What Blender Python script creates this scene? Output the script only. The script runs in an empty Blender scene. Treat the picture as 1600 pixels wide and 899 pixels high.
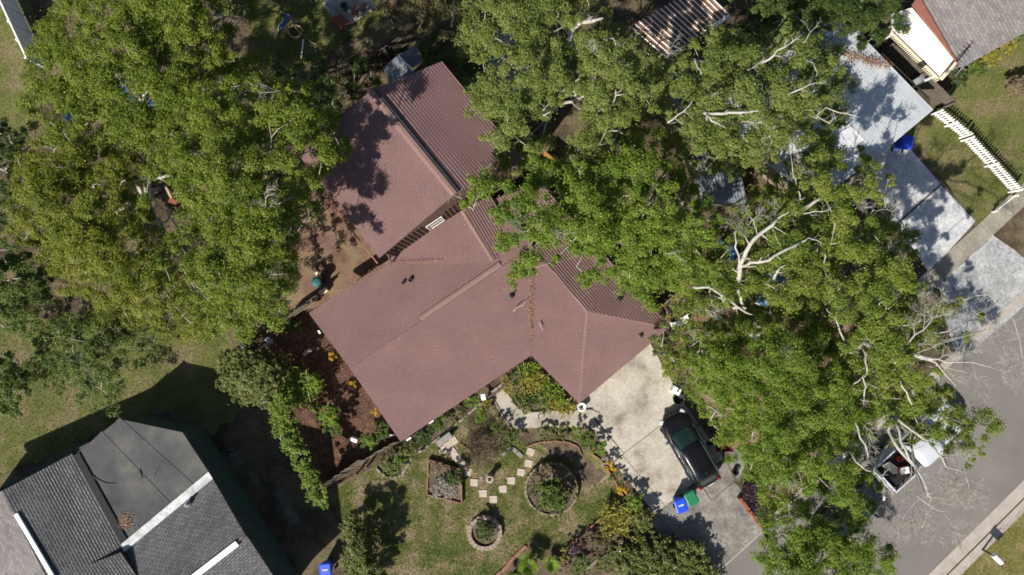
import bpy, math, random
import numpy as np
from mathutils import Vector

random.seed(7)
rng = np.random.default_rng(7)
sc = bpy.context.scene
C = sc.collection
R = math.radians

# ------------------------------------------------------------------ camera, sky, sun, exposure
CAMH = 40.0
FPX = 1067.0                      # focal length in photograph pixels
cam = bpy.data.cameras.new('camera'); cam.sensor_fit = 'HORIZONTAL'
cam.angle = 2*math.atan(800/FPX); cam.clip_end = 1000; cam.clip_start = 0.5
camo = bpy.data.objects.new('camera', cam); C.objects.link(camo)
camo.location = (0, 0, CAMH); camo.rotation_euler = (0, 0, 0)
sc.camera = camo

SUN_EL = R(41); SH = Vector((0.59, 0.807))           # shadows fall along SH on the ground
w = bpy.data.worlds.new('World'); sc.world = w; w.use_nodes = True
nt = w.node_tree; bg = nt.nodes['Background']
sky = nt.nodes.new('ShaderNodeTexSky'); sky.sky_type = 'NISHITA'; sky.sun_disc = False
sky.sun_elevation = SUN_EL; sky.sun_rotation = math.atan2(-SH.x, -SH.y) % (2*math.pi)
nt.links.new(sky.outputs[0], bg.inputs[0]); bg.inputs[1].default_value = 0.06
sl = bpy.data.lights.new('sun', 'SUN'); sl.energy = 4.6; sl.angle = R(0.5); sl.color = (1, 0.945, 0.85)
so = bpy.data.objects.new('sun', sl); C.objects.link(so)
dv = Vector((SH.x*math.cos(SUN_EL), SH.y*math.cos(SUN_EL), -math.sin(SUN_EL)))
so.rotation_euler = dv.to_track_quat('-Z', 'Y').to_euler(); so.location = (-20, -28, 30)
vs = sc.view_settings
vs.view_transform = 'Standard'; vs.look = 'None'; vs.exposure = 0.72; vs.gamma = 1; vs.use_curve_mapping = False
sc.cycles.filter_width = 1.7; sc.cycles.max_bounces = 6; sc.cycles.transparent_max_bounces = 8

# ------------------------------------------------------------------ helpers
def P(px, py, z=0.0):
    """world point at height z that the drone sees at photograph pixel (px, py)"""
    s = (CAMH - z)/FPX
    return Vector(((px-800)*s, (449.5-py)*s, z))
def P2(px, py, z=0.0):
    p = P(px, py, z); return (p.x, p.y)

MATS = {}
def mat(name, cols, scale=2.0, rough=0.9, detail=6.0, fine=0.25, fscale=30.0, bump=0.0, bscale=60.0, metal=0.0, spec=0.3, lo=0.3, hi=0.7, coat=0.0, leafy=0):
    if name in MATS: return MATS[name]
    if leafy == 0: cols = [tuple(v*(0.82 if max(c) < 0.6 else 1.0) for v in c) for c in cols]
    m = bpy.data.materials.new(name); m.use_nodes = True
    n = m.node_tree.nodes; l = m.node_tree.links; b = n['Principled BSDF']
    b.inputs['Roughness'].default_value = rough; b.inputs['Metallic'].default_value = metal
    b.inputs['Specular IOR Level'].default_value = spec
    if coat: b.inputs['Coat Weight'].default_value = coat; b.inputs['Coat Roughness'].default_value = 0.03
    tc = n.new('ShaderNodeTexCoord')
    no = n.new('ShaderNodeTexNoise'); no.inputs['Scale'].default_value = scale; no.inputs['Detail'].default_value = detail
    no.inputs['Roughness'].default_value = 0.62
    l.new(tc.outputs['Object'], no.inputs['Vector'])
    cr = n.new('ShaderNodeValToRGB'); e = cr.color_ramp.elements
    k = len(cols)
    e[0].position = lo; e[0].color = (*cols[0], 1)
    e[1].position = hi; e[1].color = (*cols[-1], 1)
    for i in range(1, k-1):
        x = e.new(lo + (hi-lo)*i/(k-1)); x.color = (*cols[i], 1)
    l.new(no.outputs['Fac'], cr.inputs['Fac'])
    out = cr.outputs['Color']
    if fine > 0:
        n2 = n.new('ShaderNodeTexNoise'); n2.inputs['Scale'].default_value = fscale; n2.inputs['Detail'].default_value = 4
        l.new(tc.outputs['Object'], n2.inputs['Vector'])
        mr = n.new('ShaderNodeMapRange'); mr.inputs['From Min'].default_value = 0.25; mr.inputs['From Max'].default_value = 0.75
        mr.inputs['To Min'].default_value = 1-fine; mr.inputs['To Max'].default_value = 1+fine
        l.new(n2.outputs['Fac'], mr.inputs['Value'])
        mx = n.new('ShaderNodeMix'); mx.data_type = 'RGBA'; mx.blend_type = 'MULTIPLY'; mx.inputs[0].default_value = 1
        l.new(out, mx.inputs[6]); l.new(mr.outputs[0], mx.inputs[7]); out = mx.outputs[2]
    l.new(out, b.inputs['Base Color'])
    if bump > 0:
        n3 = n.new('ShaderNodeTexNoise'); n3.inputs['Scale'].default_value = bscale; n3.inputs['Detail'].default_value = 5
        l.new(tc.outputs['Object'], n3.inputs['Vector'])
        bp = n.new('ShaderNodeBump'); bp.inputs['Strength'].default_value = bump; bp.inputs['Distance'].default_value = 0.05
        l.new(n3.outputs['Fac'], bp.inputs['Height']); l.new(bp.outputs[0], b.inputs['Normal'])
    MATS[name] = m
    return m

def leafmat(name, cols, scale=0.55, trans=0.4, rough=0.5, spec=0.3, lo=0.32, hi=0.68):
    m = mat(name, cols, scale=scale, rough=rough, fine=0, spec=spec, lo=lo, hi=hi, detail=3, leafy=1)
    n = m.node_tree.nodes; l = m.node_tree.links; b = n['Principled BSDF']
    src = b.inputs['Base Color'].links[0].from_socket
    g = n.new('ShaderNodeNewGeometry')
    mr = n.new('ShaderNodeMapRange'); mr.inputs['To Min'].default_value = 0.72; mr.inputs['To Max'].default_value = 1.3
    l.new(g.outputs['Random Per Island'], mr.inputs['Value'])
    mx = n.new('ShaderNodeMix'); mx.data_type = 'RGBA'; mx.blend_type = 'MULTIPLY'; mx.inputs[0].default_value = 1
    l.new(src, mx.inputs[6]); l.new(mr.outputs[0], mx.inputs[7])
    l.new(mx.outputs[2], b.inputs['Base Color'])
    tr = n.new('ShaderNodeBsdfTranslucent'); l.new(mx.outputs[2], tr.inputs['Color'])
    ms = n.new('ShaderNodeMixShader'); ms.inputs[0].default_value = trans
    l.new(b.outputs[0], ms.inputs[1]); l.new(tr.outputs[0], ms.inputs[2])
    l.new(ms.outputs[0], n['Material Output'].inputs['Surface'])
    return m

def shinglemat(name, c1, c2, joint, bw=0.32, bh=0.16, mort=0.012, var=0.25, rough=0.95, stain=None):
    m = bpy.data.materials.new(name); m.use_nodes = True
    n = m.node_tree.nodes; l = m.node_tree.links; b = n['Principled BSDF']
    b.inputs['Roughness'].default_value = rough; b.inputs['Specular IOR Level'].default_value = 0.15
    uv = n.new('ShaderNodeUVMap')
    br = n.new('ShaderNodeTexBrick'); br.inputs['Scale'].default_value = 1
    br.inputs['Brick Width'].default_value = bw; br.inputs['Row Height'].default_value = bh
    br.inputs['Mortar Size'].default_value = mort; br.inputs['Mortar Smooth'].default_value = 0.2
    br.inputs['Color1'].default_value = (*c1, 1); br.inputs['Color2'].default_value = (*c2, 1); br.inputs['Mortar'].default_value = (*joint, 1)
    l.new(uv.outputs[0], br.inputs['Vector'])
    out = br.outputs['Color']
    for sca, f in ((0.5, var*0.6), (14.0, var), (55.0, var)):
        no = n.new('ShaderNodeTexNoise'); no.inputs['Scale'].default_value = sca; no.inputs['Detail'].default_value = 5
        l.new(uv.outputs[0], no.inputs['Vector'])
        mr = n.new('ShaderNodeMapRange'); mr.inputs['From Min'].default_value = 0.25; mr.inputs['From Max'].default_value = 0.75
        mr.inputs['To Min'].default_value = 1-f; mr.inputs['To Max'].default_value = 1+f
        l.new(no.outputs['Fac'], mr.inputs['Value'])
        mx = n.new('ShaderNodeMix'); mx.data_type = 'RGBA'; mx.blend_type = 'MULTIPLY'; mx.inputs[0].default_value = 1
        l.new(out, mx.inputs[6]); l.new(mr.outputs[0], mx.inputs[7]); out = mx.outputs[2]
    if stain:
        no = n.new('ShaderNodeTexNoise'); no.inputs['Scale'].default_value = 0.35; no.inputs['Detail'].default_value = 6
        l.new(uv.outputs[0], no.inputs['Vector'])
        mr = n.new('ShaderNodeMapRange'); mr.inputs['From Min'].default_value = 0.5; mr.inputs['From Max'].default_value = 0.75
        mr.inputs['To Max'].default_value = 0.6
        l.new(no.outputs['Fac'], mr.inputs['Value'])
        mx = n.new('ShaderNodeMix'); mx.data_type = 'RGBA'; l.new(mr.outputs[0], mx.inputs[0])
        l.new(out, mx.inputs[6]); mx.inputs[7].default_value = (*stain, 1); out = mx.outputs[2]
    l.new(out, b.inputs['Base Color'])
    MATS[name] = m
    return m

class MB:
    def __init__(s): s.v = []; s.f = []; s.uv = []
    def add(s, vs, fs, uvs=None):
        o = len(s.v); s.v += [tuple(x) for x in vs]
        for i, f in enumerate(fs):
            s.f.append(tuple(o+k for k in f))
            s.uv.append(uvs[i] if uvs else None)
        return s
    def prism(s, pts, z0, z1):
        """pts: list of (x,y); vertical prism"""
        a = sum(pts[i][0]*pts[(i+1) % len(pts)][1]-pts[(i+1) % len(pts)][0]*pts[i][1] for i in range(len(pts)))
        if a < 0: pts = pts[::-1]
        n = len(pts)
        v = [(p[0], p[1], z0) for p in pts]+[(p[0], p[1], z1) for p in pts]
        f = [tuple(range(n))[::-1], tuple(range(n, 2*n))]
        for i in range(n): j = (i+1) % n; f.append((i, j, n+j, n+i))
        return s.add(v, f)
    def slab(s, pts, d):
        """pts 3D polygon, extruded by vector d"""
        n = len(pts); d = Vector(d)
        v = [Vector(p) for p in pts]; nrm = (v[1]-v[0]).cross(v[2]-v[0])
        if nrm.dot(d) < 0: v = v[::-1]
        v2 = v+[p+d for p in v]
        f = [tuple(range(n))[::-1], tuple(range(n, 2*n))]
        for i in range(n): j = (i+1) % n; f.append((i, j, n+j, n+i))
        return s.add(v2, f)
    def box(s, c, size, rz=0.0, bev=0.0, ry=0.0, rx=0.0):
        hx, hy, hz = size[0]/2, size[1]/2, size[2]/2
        from mathutils import Euler
        M = Euler((rx, ry, rz)).to_matrix(); c = Vector(c)
        if bev <= 0:
            v = [c+M@Vector((x*hx, y*hy, z*hz)) for z in (-1, 1) for y in (-1, 1) for x in (-1, 1)]
            f = [(0, 2, 3, 1), (4, 5, 7, 6), (0, 1, 5, 4), (2, 6, 7, 3), (0, 4, 6, 2), (1, 3, 7, 5)]
            return s.add(v, f)
        v = []; rings = [(-1, bev), (-1+bev/hz, 0), (1-bev/hz, 0), (1, bev)]
        for zz, ins in rings:
            for (sx, sy) in ((-1, -1), (1, -1), (1, 1), (-1, 1)):
                x, y = hx-ins, hy-ins; k = bev
                a = [(sx*(x), sy*(y-k)), (sx*(x-k), sy*(y))]
                if sx*sy > 0: pass
                else: a = a[::-1]
                # keep counter-clockwise order
                for q in (a if True else a): v.append(c+M@Vector((q[0], q[1], zz*hz)))
        n = 8; f = [tuple(range(n))[::-1], tuple(range(3*n, 4*n))]
        for r_ in range(3):
            for i in range(n): j = (i+1) % n; f.append((r_*n+i, r_*n+j, (r_+1)*n+j, (r_+1)*n+i))
        return s.add(v, f)
    def bar(s, a, b, w_, h, up=(0, 0, 1)):
        a, b = Vector(a), Vector(b); d = (b-a).normalized(); up = Vector(up)
        if abs(d.dot(up)) > 0.95: up = Vector((0, 1, 0))
        x = d.cross(up).normalized()*w_/2; y = x.cross(d).normalized()*h/2
        v = [a-x-y, a+x-y, a+x+y, a-x+y, b-x-y, b+x-y, b+x+y, b-x+y]
        return s.add(v, [(0, 1, 2, 3), (7, 6, 5, 4), (0, 4, 5, 1), (1, 5, 6, 2), (2, 6, 7, 3), (3, 7, 4, 0)])
    def tube(s, pts, radii, n=6):
        pts = [Vector(p) for p in pts]
        o = len(s.v); k = len(pts)
        up = Vector((0.13, 0.21, 1)).normalized()
        for i, p in enumerate(pts):
            d = (pts[min(i+1, k-1)]-pts[max(i-1, 0)]).normalized()
            x = d.cross(up)
            if x.length < 0.05: x = d.cross(Vector((1, 0, 0)))
            x.normalize(); y = x.cross(d)
            for j in range(n):
                t = 2*math.pi*j/n
                q = p+(x*math.cos(t)+y*math.sin(t))*radii[i]; s.v.append((q.x, q.y, q.z))
        for i in range(k-1):
            for j in range(n):
                a = o+i*n+j; b = o+i*n+(j+1) % n
                s.f.append((a, b, b+n, a+n)); s.uv.append(None)
        s.f.append(tuple(o+j for j in range(n))[::-1]); s.uv.append(None)
        s.f.append(tuple(o+(k-1)*n+j for j in range(n))); s.uv.append(None)
        return s
    def lathe(s, c, prof, n=16, cap=True):
        """prof: list of (r,z) bottom to top"""
        c = Vector(c); o = len(s.v); k = len(prof)
        for r_, z in prof:
            for j in range(n):
                t = 2*math.pi*j/n; s.v.append((c.x+r_*math.cos(t), c.y+r_*math.sin(t), c.z+z))
        for i in range(k-1):
            for j in range(n):
                a = o+i*n+j; b = o+i*n+(j+1) % n
                s.f.append((a, b, b+n, a+n)); s.uv.append(None)
        if cap:
            s.f.append(tuple(o+j for j in range(n))[::-1]); s.uv.append(None)
            s.f.append(tuple(o+(k-1)*n+j for j in range(n))); s.uv.append(None)
        return s
    def blob(s, c, r, seed=0, rough=0.25, flat=0.7):
        """small irregular stone, 8x5"""
        c = Vector(c); rr = random.Random(seed); n = 8; o = len(s.v)
        rings = [(-0.9, 0.4), (-0.3, 0.95), (0.3, 0.95), (0.85, 0.5)]
        for z, q in rings:
            for j in range(n):
                t = 2*math.pi*j/n; k = r*q*(1+rr.uniform(-rough, rough))
                s.v.append((c.x+k*math.cos(t), c.y+k*math.sin(t), c.z+z*r*flat))
        for i in range(3):
            for j in range(n):
                a = o+i*n+j; b = o+i*n+(j+1) % n; s.f.append((a, b, b+n, a+n)); s.uv.append(None)
        s.f.append(tuple(o+j for j in range(n))[::-1]); s.uv.append(None)
        s.f.append(tuple(o+3*n+j for j in range(n))); s.uv.append(None)
        return s
    def build(s, name, m, parent=None, smooth=False, loc=None):
        me = bpy.data.meshes.new(name)
        off = Vector((0, 0, 0))
        if parent is not None:
            q = parent
            while q is not None: off += q.location; q = q.parent
        if loc is not None: off = Vector(loc)
        me.from_pydata([(x-off.x, y-off.y, z-off.z) for x, y, z in s.v], [], s.f)
        if any(u is not None for u in s.uv):
            ul = me.uv_layers.new(name='UVMap'); k = 0
            for i, f in enumerate(s.f):
                for j in range(len(f)):
                    if s.uv[i]: ul.data[k].uv = s.uv[i][j]
                    k += 1
        if smooth: me.polygons.foreach_set('use_smooth', [True]*len(me.polygons))
        me.materials.append(m)
        ob = bpy.data.objects.new(name, me); C.objects.link(ob)
        if parent is not None: ob.parent = parent
        elif loc is not None: ob.location = loc
        return ob

def np_quads(name, V, m, parent=None, k=4):
    """V: (N*k,3) array, every k vertices one face"""
    off = np.zeros(3); q = parent
    while q is not None: off += np.array(q.location); q = q.parent
    V = np.asarray(V, dtype=np.float32).reshape(-1, 3)-off.astype(np.float32)
    nv = len(V); nf = nv//k
    me = bpy.data.meshes.new(name)
    me.vertices.add(nv); me.vertices.foreach_set('co', V.ravel())
    me.loops.add(nv); me.loops.foreach_set('vertex_index', np.arange(nv, dtype=np.int32))
    me.polygons.add(nf); me.polygons.foreach_set('loop_start', np.arange(0, nv, k, dtype=np.int32))
    me.update(calc_edges=True)
    me.materials.append(m)
    ob = bpy.data.objects.new(name, me); C.objects.link(ob)
    if parent is not None: ob.parent = parent
    return ob

def tag(o, label=None, cat=None, group=None, kind=None):
    if label: o['label'] = label
    if cat: o['category'] = cat
    if group: o['group'] = group
    if kind: o['kind'] = kind
    return o
def thing(name, label, cat, loc, group=None):
    o = bpy.data.objects.new(name, None); C.objects.link(o); o.location = Vector(loc); o.empty_display_size = 0.2
    return tag(o, label, cat, group)

def jit(pts, amp, step, seed=1):
    """subdivide a polygon and jitter its outline (world units)"""
    rr = random.Random(seed); out = []
    n = len(pts)
    for i in range(n):
        a = Vector(pts[i]).to_2d() if len(pts[i]) > 2 else Vector(pts[i]); b = Vector(pts[(i+1) % n]).to_2d() if len(pts[i]) > 2 else Vector(pts[(i+1) % n])
        k = max(1, int((b-a).length/step))
        for j in range(k):
            p = a.lerp(b, j/k)
            out.append((p.x+rr.uniform(-amp, amp), p.y+rr.uniform(-amp, amp)))
    return out
def sheet(name, pxs, z, m, amp=0.0, step=0.5, thick=0.0, kind='structure', parent=None):
    pts = [P2(x, y, z) for x, y in pxs]
    if amp > 0: pts = jit(pts, amp, step, seed=len(pxs)*7+int(abs(pxs[0][0])))
    mb = MB()
    if thick > 0: mb.prism(pts, z-thick, z)
    else:
        a = sum(pts[i][0]*pts[(i+1) % len(pts)][1]-pts[(i+1) % len(pts)][0]*pts[i][1] for i in range(len(pts)))
        if a < 0: pts = pts[::-1]
        mb.add([(p[0], p[1], z) for p in pts], [tuple(range(len(pts)))])
    o = mb.build(name, m, parent)
    if kind and parent is None: o['kind'] = kind
    return o

def inpoly(pts, x, y):
    x = np.asarray(x); y = np.asarray(y); ins = np.zeros(x.shape, bool); n = len(pts)
    j = n-1
    for i in range(n):
        xi, yi = pts[i]; xj, yj = pts[j]
        c = ((yi > y) != (yj > y)) & (x < (xj-xi)*(y-yi)/((yj-yi) if yj != yi else 1e-9)+xi)
        ins ^= c; j = i
    return ins
def edge_dist(pts, x, y):
    d = np.full(np.shape(x), 1e9); n = len(pts)
    for i in range(n):
        ax, ay = pts[i]; bx, by = pts[(i+1) % n]
        L = (bx-ax)**2+(by-ay)**2+1e-9
        t = np.clip(((x-ax)*(bx-ax)+(y-ay)*(by-ay))/L, 0, 1)
        d = np.minimum(d, np.hypot(x-(ax+t*(bx-ax)), y-(ay+t*(by-ay))))
    return d

# ------------------------------------------------------------------ materials
m_ground = mat('ground_soil', [(0.05, 0.033, 0.022), (0.085, 0.06, 0.037), (0.15, 0.12, 0.065), (0.085, 0.09, 0.03)], scale=0.55, fine=0.45, fscale=9, bump=0.6, bscale=25, lo=0.32, hi=0.7)
m_lawn = mat('lawn_soil', [(0.1, 0.125, 0.028), (0.17, 0.17, 0.055), (0.3, 0.24, 0.15)], scale=0.75, fine=0.4, fscale=12, bump=0.6, bscale=30, lo=0.38, hi=0.6)
m_dry = mat('dry_grass', [(0.1, 0.12, 0.03), (0.15, 0.155, 0.045), (0.22, 0.175, 0.1)], scale=0.6, fine=0.4, fscale=12, bump=0.6, bscale=30, lo=0.38, hi=0.64)
m_verge = mat('verge_soil', [(0.19, 0.19, 0.045), (0.24, 0.21, 0.08), (0.36, 0.28, 0.16)], scale=0.9, fine=0.3, fscale=14, bump=0.5, bscale=30, lo=0.38, hi=0.7)
m_mulch = mat('mulch', [(0.045, 0.022, 0.015), (0.1, 0.05, 0.032), (0.2, 0.115, 0.075)], scale=1.6, fine=0.6, fscale=16, bump=0.8, bscale=22, lo=0.3, hi=0.72)
m_soil = mat('bed_soil', [(0.06, 0.042, 0.03), (0.13, 0.095, 0.065), (0.22, 0.165, 0.115)], scale=1.5, fine=0.5, fscale=18, bump=0.8, bscale=25, lo=0.3, hi=0.72)
m_dirt = mat('yard_dirt', [(0.11, 0.06, 0.042), (0.2, 0.125, 0.085), (0.24, 0.19, 0.1)], scale=0.9, fine=0.35, fscale=12, bump=0.5, bscale=25)
m_road = mat('asphalt', [(0.172, 0.157, 0.145), (0.196, 0.18, 0.166), (0.222, 0.205, 0.19)], scale=0.35, fine=0.18, fscale=40, bump=0.3, bscale=90, detail=9)
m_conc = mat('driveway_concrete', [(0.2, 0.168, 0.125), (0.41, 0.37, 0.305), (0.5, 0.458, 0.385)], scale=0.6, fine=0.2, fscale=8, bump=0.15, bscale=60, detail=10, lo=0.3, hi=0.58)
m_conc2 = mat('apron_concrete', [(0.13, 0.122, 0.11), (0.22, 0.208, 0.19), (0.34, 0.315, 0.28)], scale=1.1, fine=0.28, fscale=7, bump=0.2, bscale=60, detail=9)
m_path = mat('path_concrete', [(0.27, 0.24, 0.19), (0.42, 0.38, 0.31), (0.5, 0.455, 0.38)], scale=1.0, fine=0.15, fscale=12, bump=0.15, bscale=60)
m_pale = mat('pale_painted_concrete', [(0.36, 0.375, 0.395), (0.53, 0.54, 0.55), (0.59, 0.59, 0.585)], scale=1.2, fine=0.3, fscale=7, bump=0.15, bscale=50, detail=9)
m_kerb = mat('kerb_concrete', [(0.34, 0.3, 0.26), (0.46, 0.42, 0.37)], scale=1.2, fine=0.15, fscale=14)
m_walkc = mat('sidewalk_concrete', [(0.22, 0.2, 0.16), (0.36, 0.33, 0.27)], scale=1.1, fine=0.2, fscale=10)
m_ring = mat('tan_brick', [(0.25, 0.185, 0.145), (0.42, 0.33, 0.27)], scale=5, fine=0.25, fscale=30, bump=0.4, bscale=40)
m_stone = mat('grey_stone', [(0.2, 0.185, 0.16), (0.37, 0.33, 0.28)], scale=5, fine=0.25, fscale=30, bump=0.4, bscale=40)
m_paver = mat('pink_paver', [(0.42, 0.34, 0.28), (0.56, 0.47, 0.4)], scale=4, fine=0.12, fscale=25)
m_bench = mat('bench_concrete', [(0.24, 0.225, 0.2), (0.33, 0.31, 0.275)], scale=4, fine=0.15, fscale=25)
m_redwood = mat('red_timber', [(0.2, 0.09, 0.06), (0.34, 0.18, 0.125)], scale=3, fine=0.25, fscale=25)
m_brick = mat('rust_board', [(0.22, 0.06, 0.035), (0.36, 0.12, 0.07)], scale=4, fine=0.25, fscale=25)
m_wood = mat('weathered_wood', [(0.12, 0.1, 0.07), (0.23, 0.2, 0.14)], scale=3, fine=0.3, fscale=20)
m_woodl = mat('tan_wood', [(0.34, 0.25, 0.14), (0.5, 0.4, 0.25)], scale=3, fine=0.2, fscale=20)
m_white = mat('white_paint', [(0.72, 0.71, 0.68), (0.82, 0.81, 0.78)], scale=3, fine=0.06, fscale=20, rough=0.5)
m_cream = mat('cream_paint', [(0.62, 0.54, 0.4), (0.74, 0.66, 0.5)], scale=3, fine=0.1, fscale=20, rough=0.6)
m_brown = mat('brown_siding', [(0.085, 0.048, 0.036), (0.14, 0.082, 0.062)], scale=2, fine=0.25, fscale=14)
m_fascia = mat('roof_fascia', [(0.11, 0.06, 0.05), (0.15, 0.085, 0.07)], scale=2, fine=0.15)
m_cap = mat('ridge_cap_shingle', [(0.24, 0.15, 0.135), (0.29, 0.185, 0.165)], scale=3, fine=0.2, fscale=25)
m_teal = mat('teal_wall_paint', [(0.05, 0.09, 0.075), (0.08, 0.13, 0.11)], scale=2, fine=0.1)
m_tanwall = mat('stucco', [(0.28, 0.22, 0.16), (0.35, 0.28, 0.21)], scale=2, fine=0.1)
m_redwall = mat('red_painted_wall', [(0.26, 0.1, 0.075), (0.33, 0.14, 0.105)], scale=2, fine=0.12)
m_black = mat('black_rubber', [(0.012, 0.012, 0.013), (0.022, 0.022, 0.022)], scale=4, fine=0.1, rough=0.7)
m_gmetal = mat('galvanised_metal', [(0.3, 0.31, 0.33), (0.45, 0.46, 0.48)], scale=3, fine=0.12, rough=0.45, metal=0.4)
m_dmetal = mat('dark_metal', [(0.03, 0.03, 0.032), (0.06, 0.06, 0.06)], scale=3, fine=0.1, rough=0.5)
m_chrome = mat('bright_trim', [(0.7, 0.7, 0.7), (0.8, 0.8, 0.8)], scale=3, fine=0, rough=0.12, metal=1.0)
m_glass = mat('tinted_glass', [(0.012, 0.03, 0.028), (0.018, 0.045, 0.04)], scale=1, fine=0, rough=0.04, spec=0.9)
m_wglass = mat('window_glass', [(0.03, 0.035, 0.04), (0.05, 0.055, 0.06)], scale=1, fine=0, rough=0.06, spec=0.7)
m_carblack = mat('black_car_paint', [(0.006, 0.006, 0.0075), (0.009, 0.009, 0.011)], scale=1, fine=0, rough=0.22, spec=0.25, coat=0.2)
m_cardark = mat('dark_blue_car_paint', [(0.012, 0.016, 0.024), (0.016, 0.02, 0.03)], scale=1, fine=0, rough=0.22, spec=0.25, coat=0.2)
m_carwhite = mat('silver_white_car_paint', [(0.5, 0.53, 0.57), (0.56, 0.59, 0.63)], scale=1, fine=0, rough=0.25, spec=0.5, coat=1.0)
m_carblue = mat('mid_blue_car_paint', [(0.08, 0.17, 0.36), (0.1, 0.2, 0.4)], scale=1, fine=0, rough=0.25, spec=0.5, coat=1.0)
m_red = mat('red_plastic', [(0.4, 0.03, 0.02), (0.5, 0.045, 0.03)], scale=4, fine=0.1, rough=0.5)
m_tail = mat('red_lens', [(0.2, 0.008, 0.008), (0.25, 0.012, 0.01)], scale=4, fine=0, rough=0.15)
m_lens = mat('clear_lens', [(0.5, 0.52, 0.54), (0.6, 0.62, 0.64)], scale=4, fine=0, rough=0.1)
m_maroon = mat('shade_darkened_maroon', [(0.11, 0.015, 0.02), (0.15, 0.022, 0.028)], scale=4, fine=0.1, rough=0.5)  # darkened maroon: the car's shade on the wheelbarrow is put into the colour
m_binblue = mat('blue_plastic', [(0.012, 0.06, 0.55), (0.018, 0.08, 0.66)], scale=4, fine=0.06, rough=0.45)
m_bingreen = mat('green_plastic', [(0.012, 0.16, 0.075), (0.02, 0.21, 0.1)], scale=6, fine=0.15, rough=0.5)
m_tealp = mat('teal_plastic', [(0.025, 0.1, 0.11), (0.04, 0.14, 0.15)], scale=6, fine=0.1, rough=0.5)
m_tarp = mat('blue_tarp', [(0.03, 0.13, 0.42), (0.045, 0.17, 0.5)], scale=3, fine=0.15, rough=0.6)
m_bark = mat('oak_bark', [(0.25, 0.22, 0.185), (0.42, 0.385, 0.32), (0.56, 0.53, 0.46)], scale=3, fine=0.25, fscale=25, bump=0.4, bscale=30)
m_barkp = mat('bleached_bark', [(0.3, 0.275, 0.23), (0.44, 0.415, 0.36), (0.56, 0.535, 0.475)], scale=3, fine=0.25, fscale=20, bump=0.3, bscale=30)
m_barkd = mat('dark_bark', [(0.09, 0.075, 0.06), (0.17, 0.145, 0.115)], scale=3, fine=0.25, fscale=25, bump=0.4, bscale=30)
m_litter = leafmat('fallen_oak_leaves', [(0.15, 0.075, 0.04), (0.25, 0.135, 0.07), (0.29, 0.2, 0.11)], scale=6, trans=0.1)
m_grass = leafmat('grass_blades', [(0.12, 0.17, 0.03), (0.18, 0.2, 0.05), (0.3, 0.25, 0.135)], scale=0.75, trans=0.25, lo=0.4, hi=0.63)
m_grassv = leafmat('verge_grass_blades', [(0.17, 0.19, 0.04), (0.25, 0.23, 0.08), (0.33, 0.27, 0.14)], scale=0.9, trans=0.25, lo=0.38, hi=0.7)

m_roof_red = shinglemat('rose_brown_shingles', (0.182, 0.11, 0.106), (0.198, 0.12, 0.115), (0.145, 0.086, 0.083), bw=0.33, bh=0.15, mort=0.01, var=0.19, stain=(0.165, 0.102, 0.1))
m_roof_grey = shinglemat('charcoal_shingles', (0.092, 0.092, 0.095), (0.14, 0.14, 0.143), (0.03, 0.03, 0.032), bw=0.3, bh=0.15, mort=0.016, var=0.3)
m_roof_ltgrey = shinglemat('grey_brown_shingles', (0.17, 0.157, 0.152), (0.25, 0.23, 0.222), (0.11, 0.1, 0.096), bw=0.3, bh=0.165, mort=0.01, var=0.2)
m_roof_pale = shinglemat('pale_grey_shingles', (0.43, 0.455, 0.48), (0.49, 0.51, 0.53), (0.33, 0.35, 0.38), bw=0.5, bh=0.18, mort=0.008, var=0.12, stain=(0.32, 0.34, 0.37))
m_roof_flat = mat('rolled_roofing', [(0.05, 0.052, 0.056), (0.09, 0.09, 0.092), (0.15, 0.145, 0.12)], scale=0.5, fine=0.18, fscale=16, detail=8)
m_flash = mat('flashing_metal', [(0.34, 0.35, 0.36), (0.62, 0.63, 0.63)], scale=1.6, fine=0.2, fscale=9, detail=8)
m_whiteroof = mat('white_coated_roof', [(0.66, 0.63, 0.56), (0.82, 0.8, 0.75)], scale=0.6, fine=0.06, fscale=9)
m_rust = mat('rusted_sheet', [(0.1, 0.045, 0.03), (0.2, 0.095, 0.055), (0.3, 0.17, 0.11)], scale=0.9, fine=0.3, fscale=10)
m_sheet = mat('corrugated_grey_sheet', [(0.15, 0.17, 0.2), (0.27, 0.3, 0.34)], scale=1.5, fine=0.3, fscale=9, rough=0.6)

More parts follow.
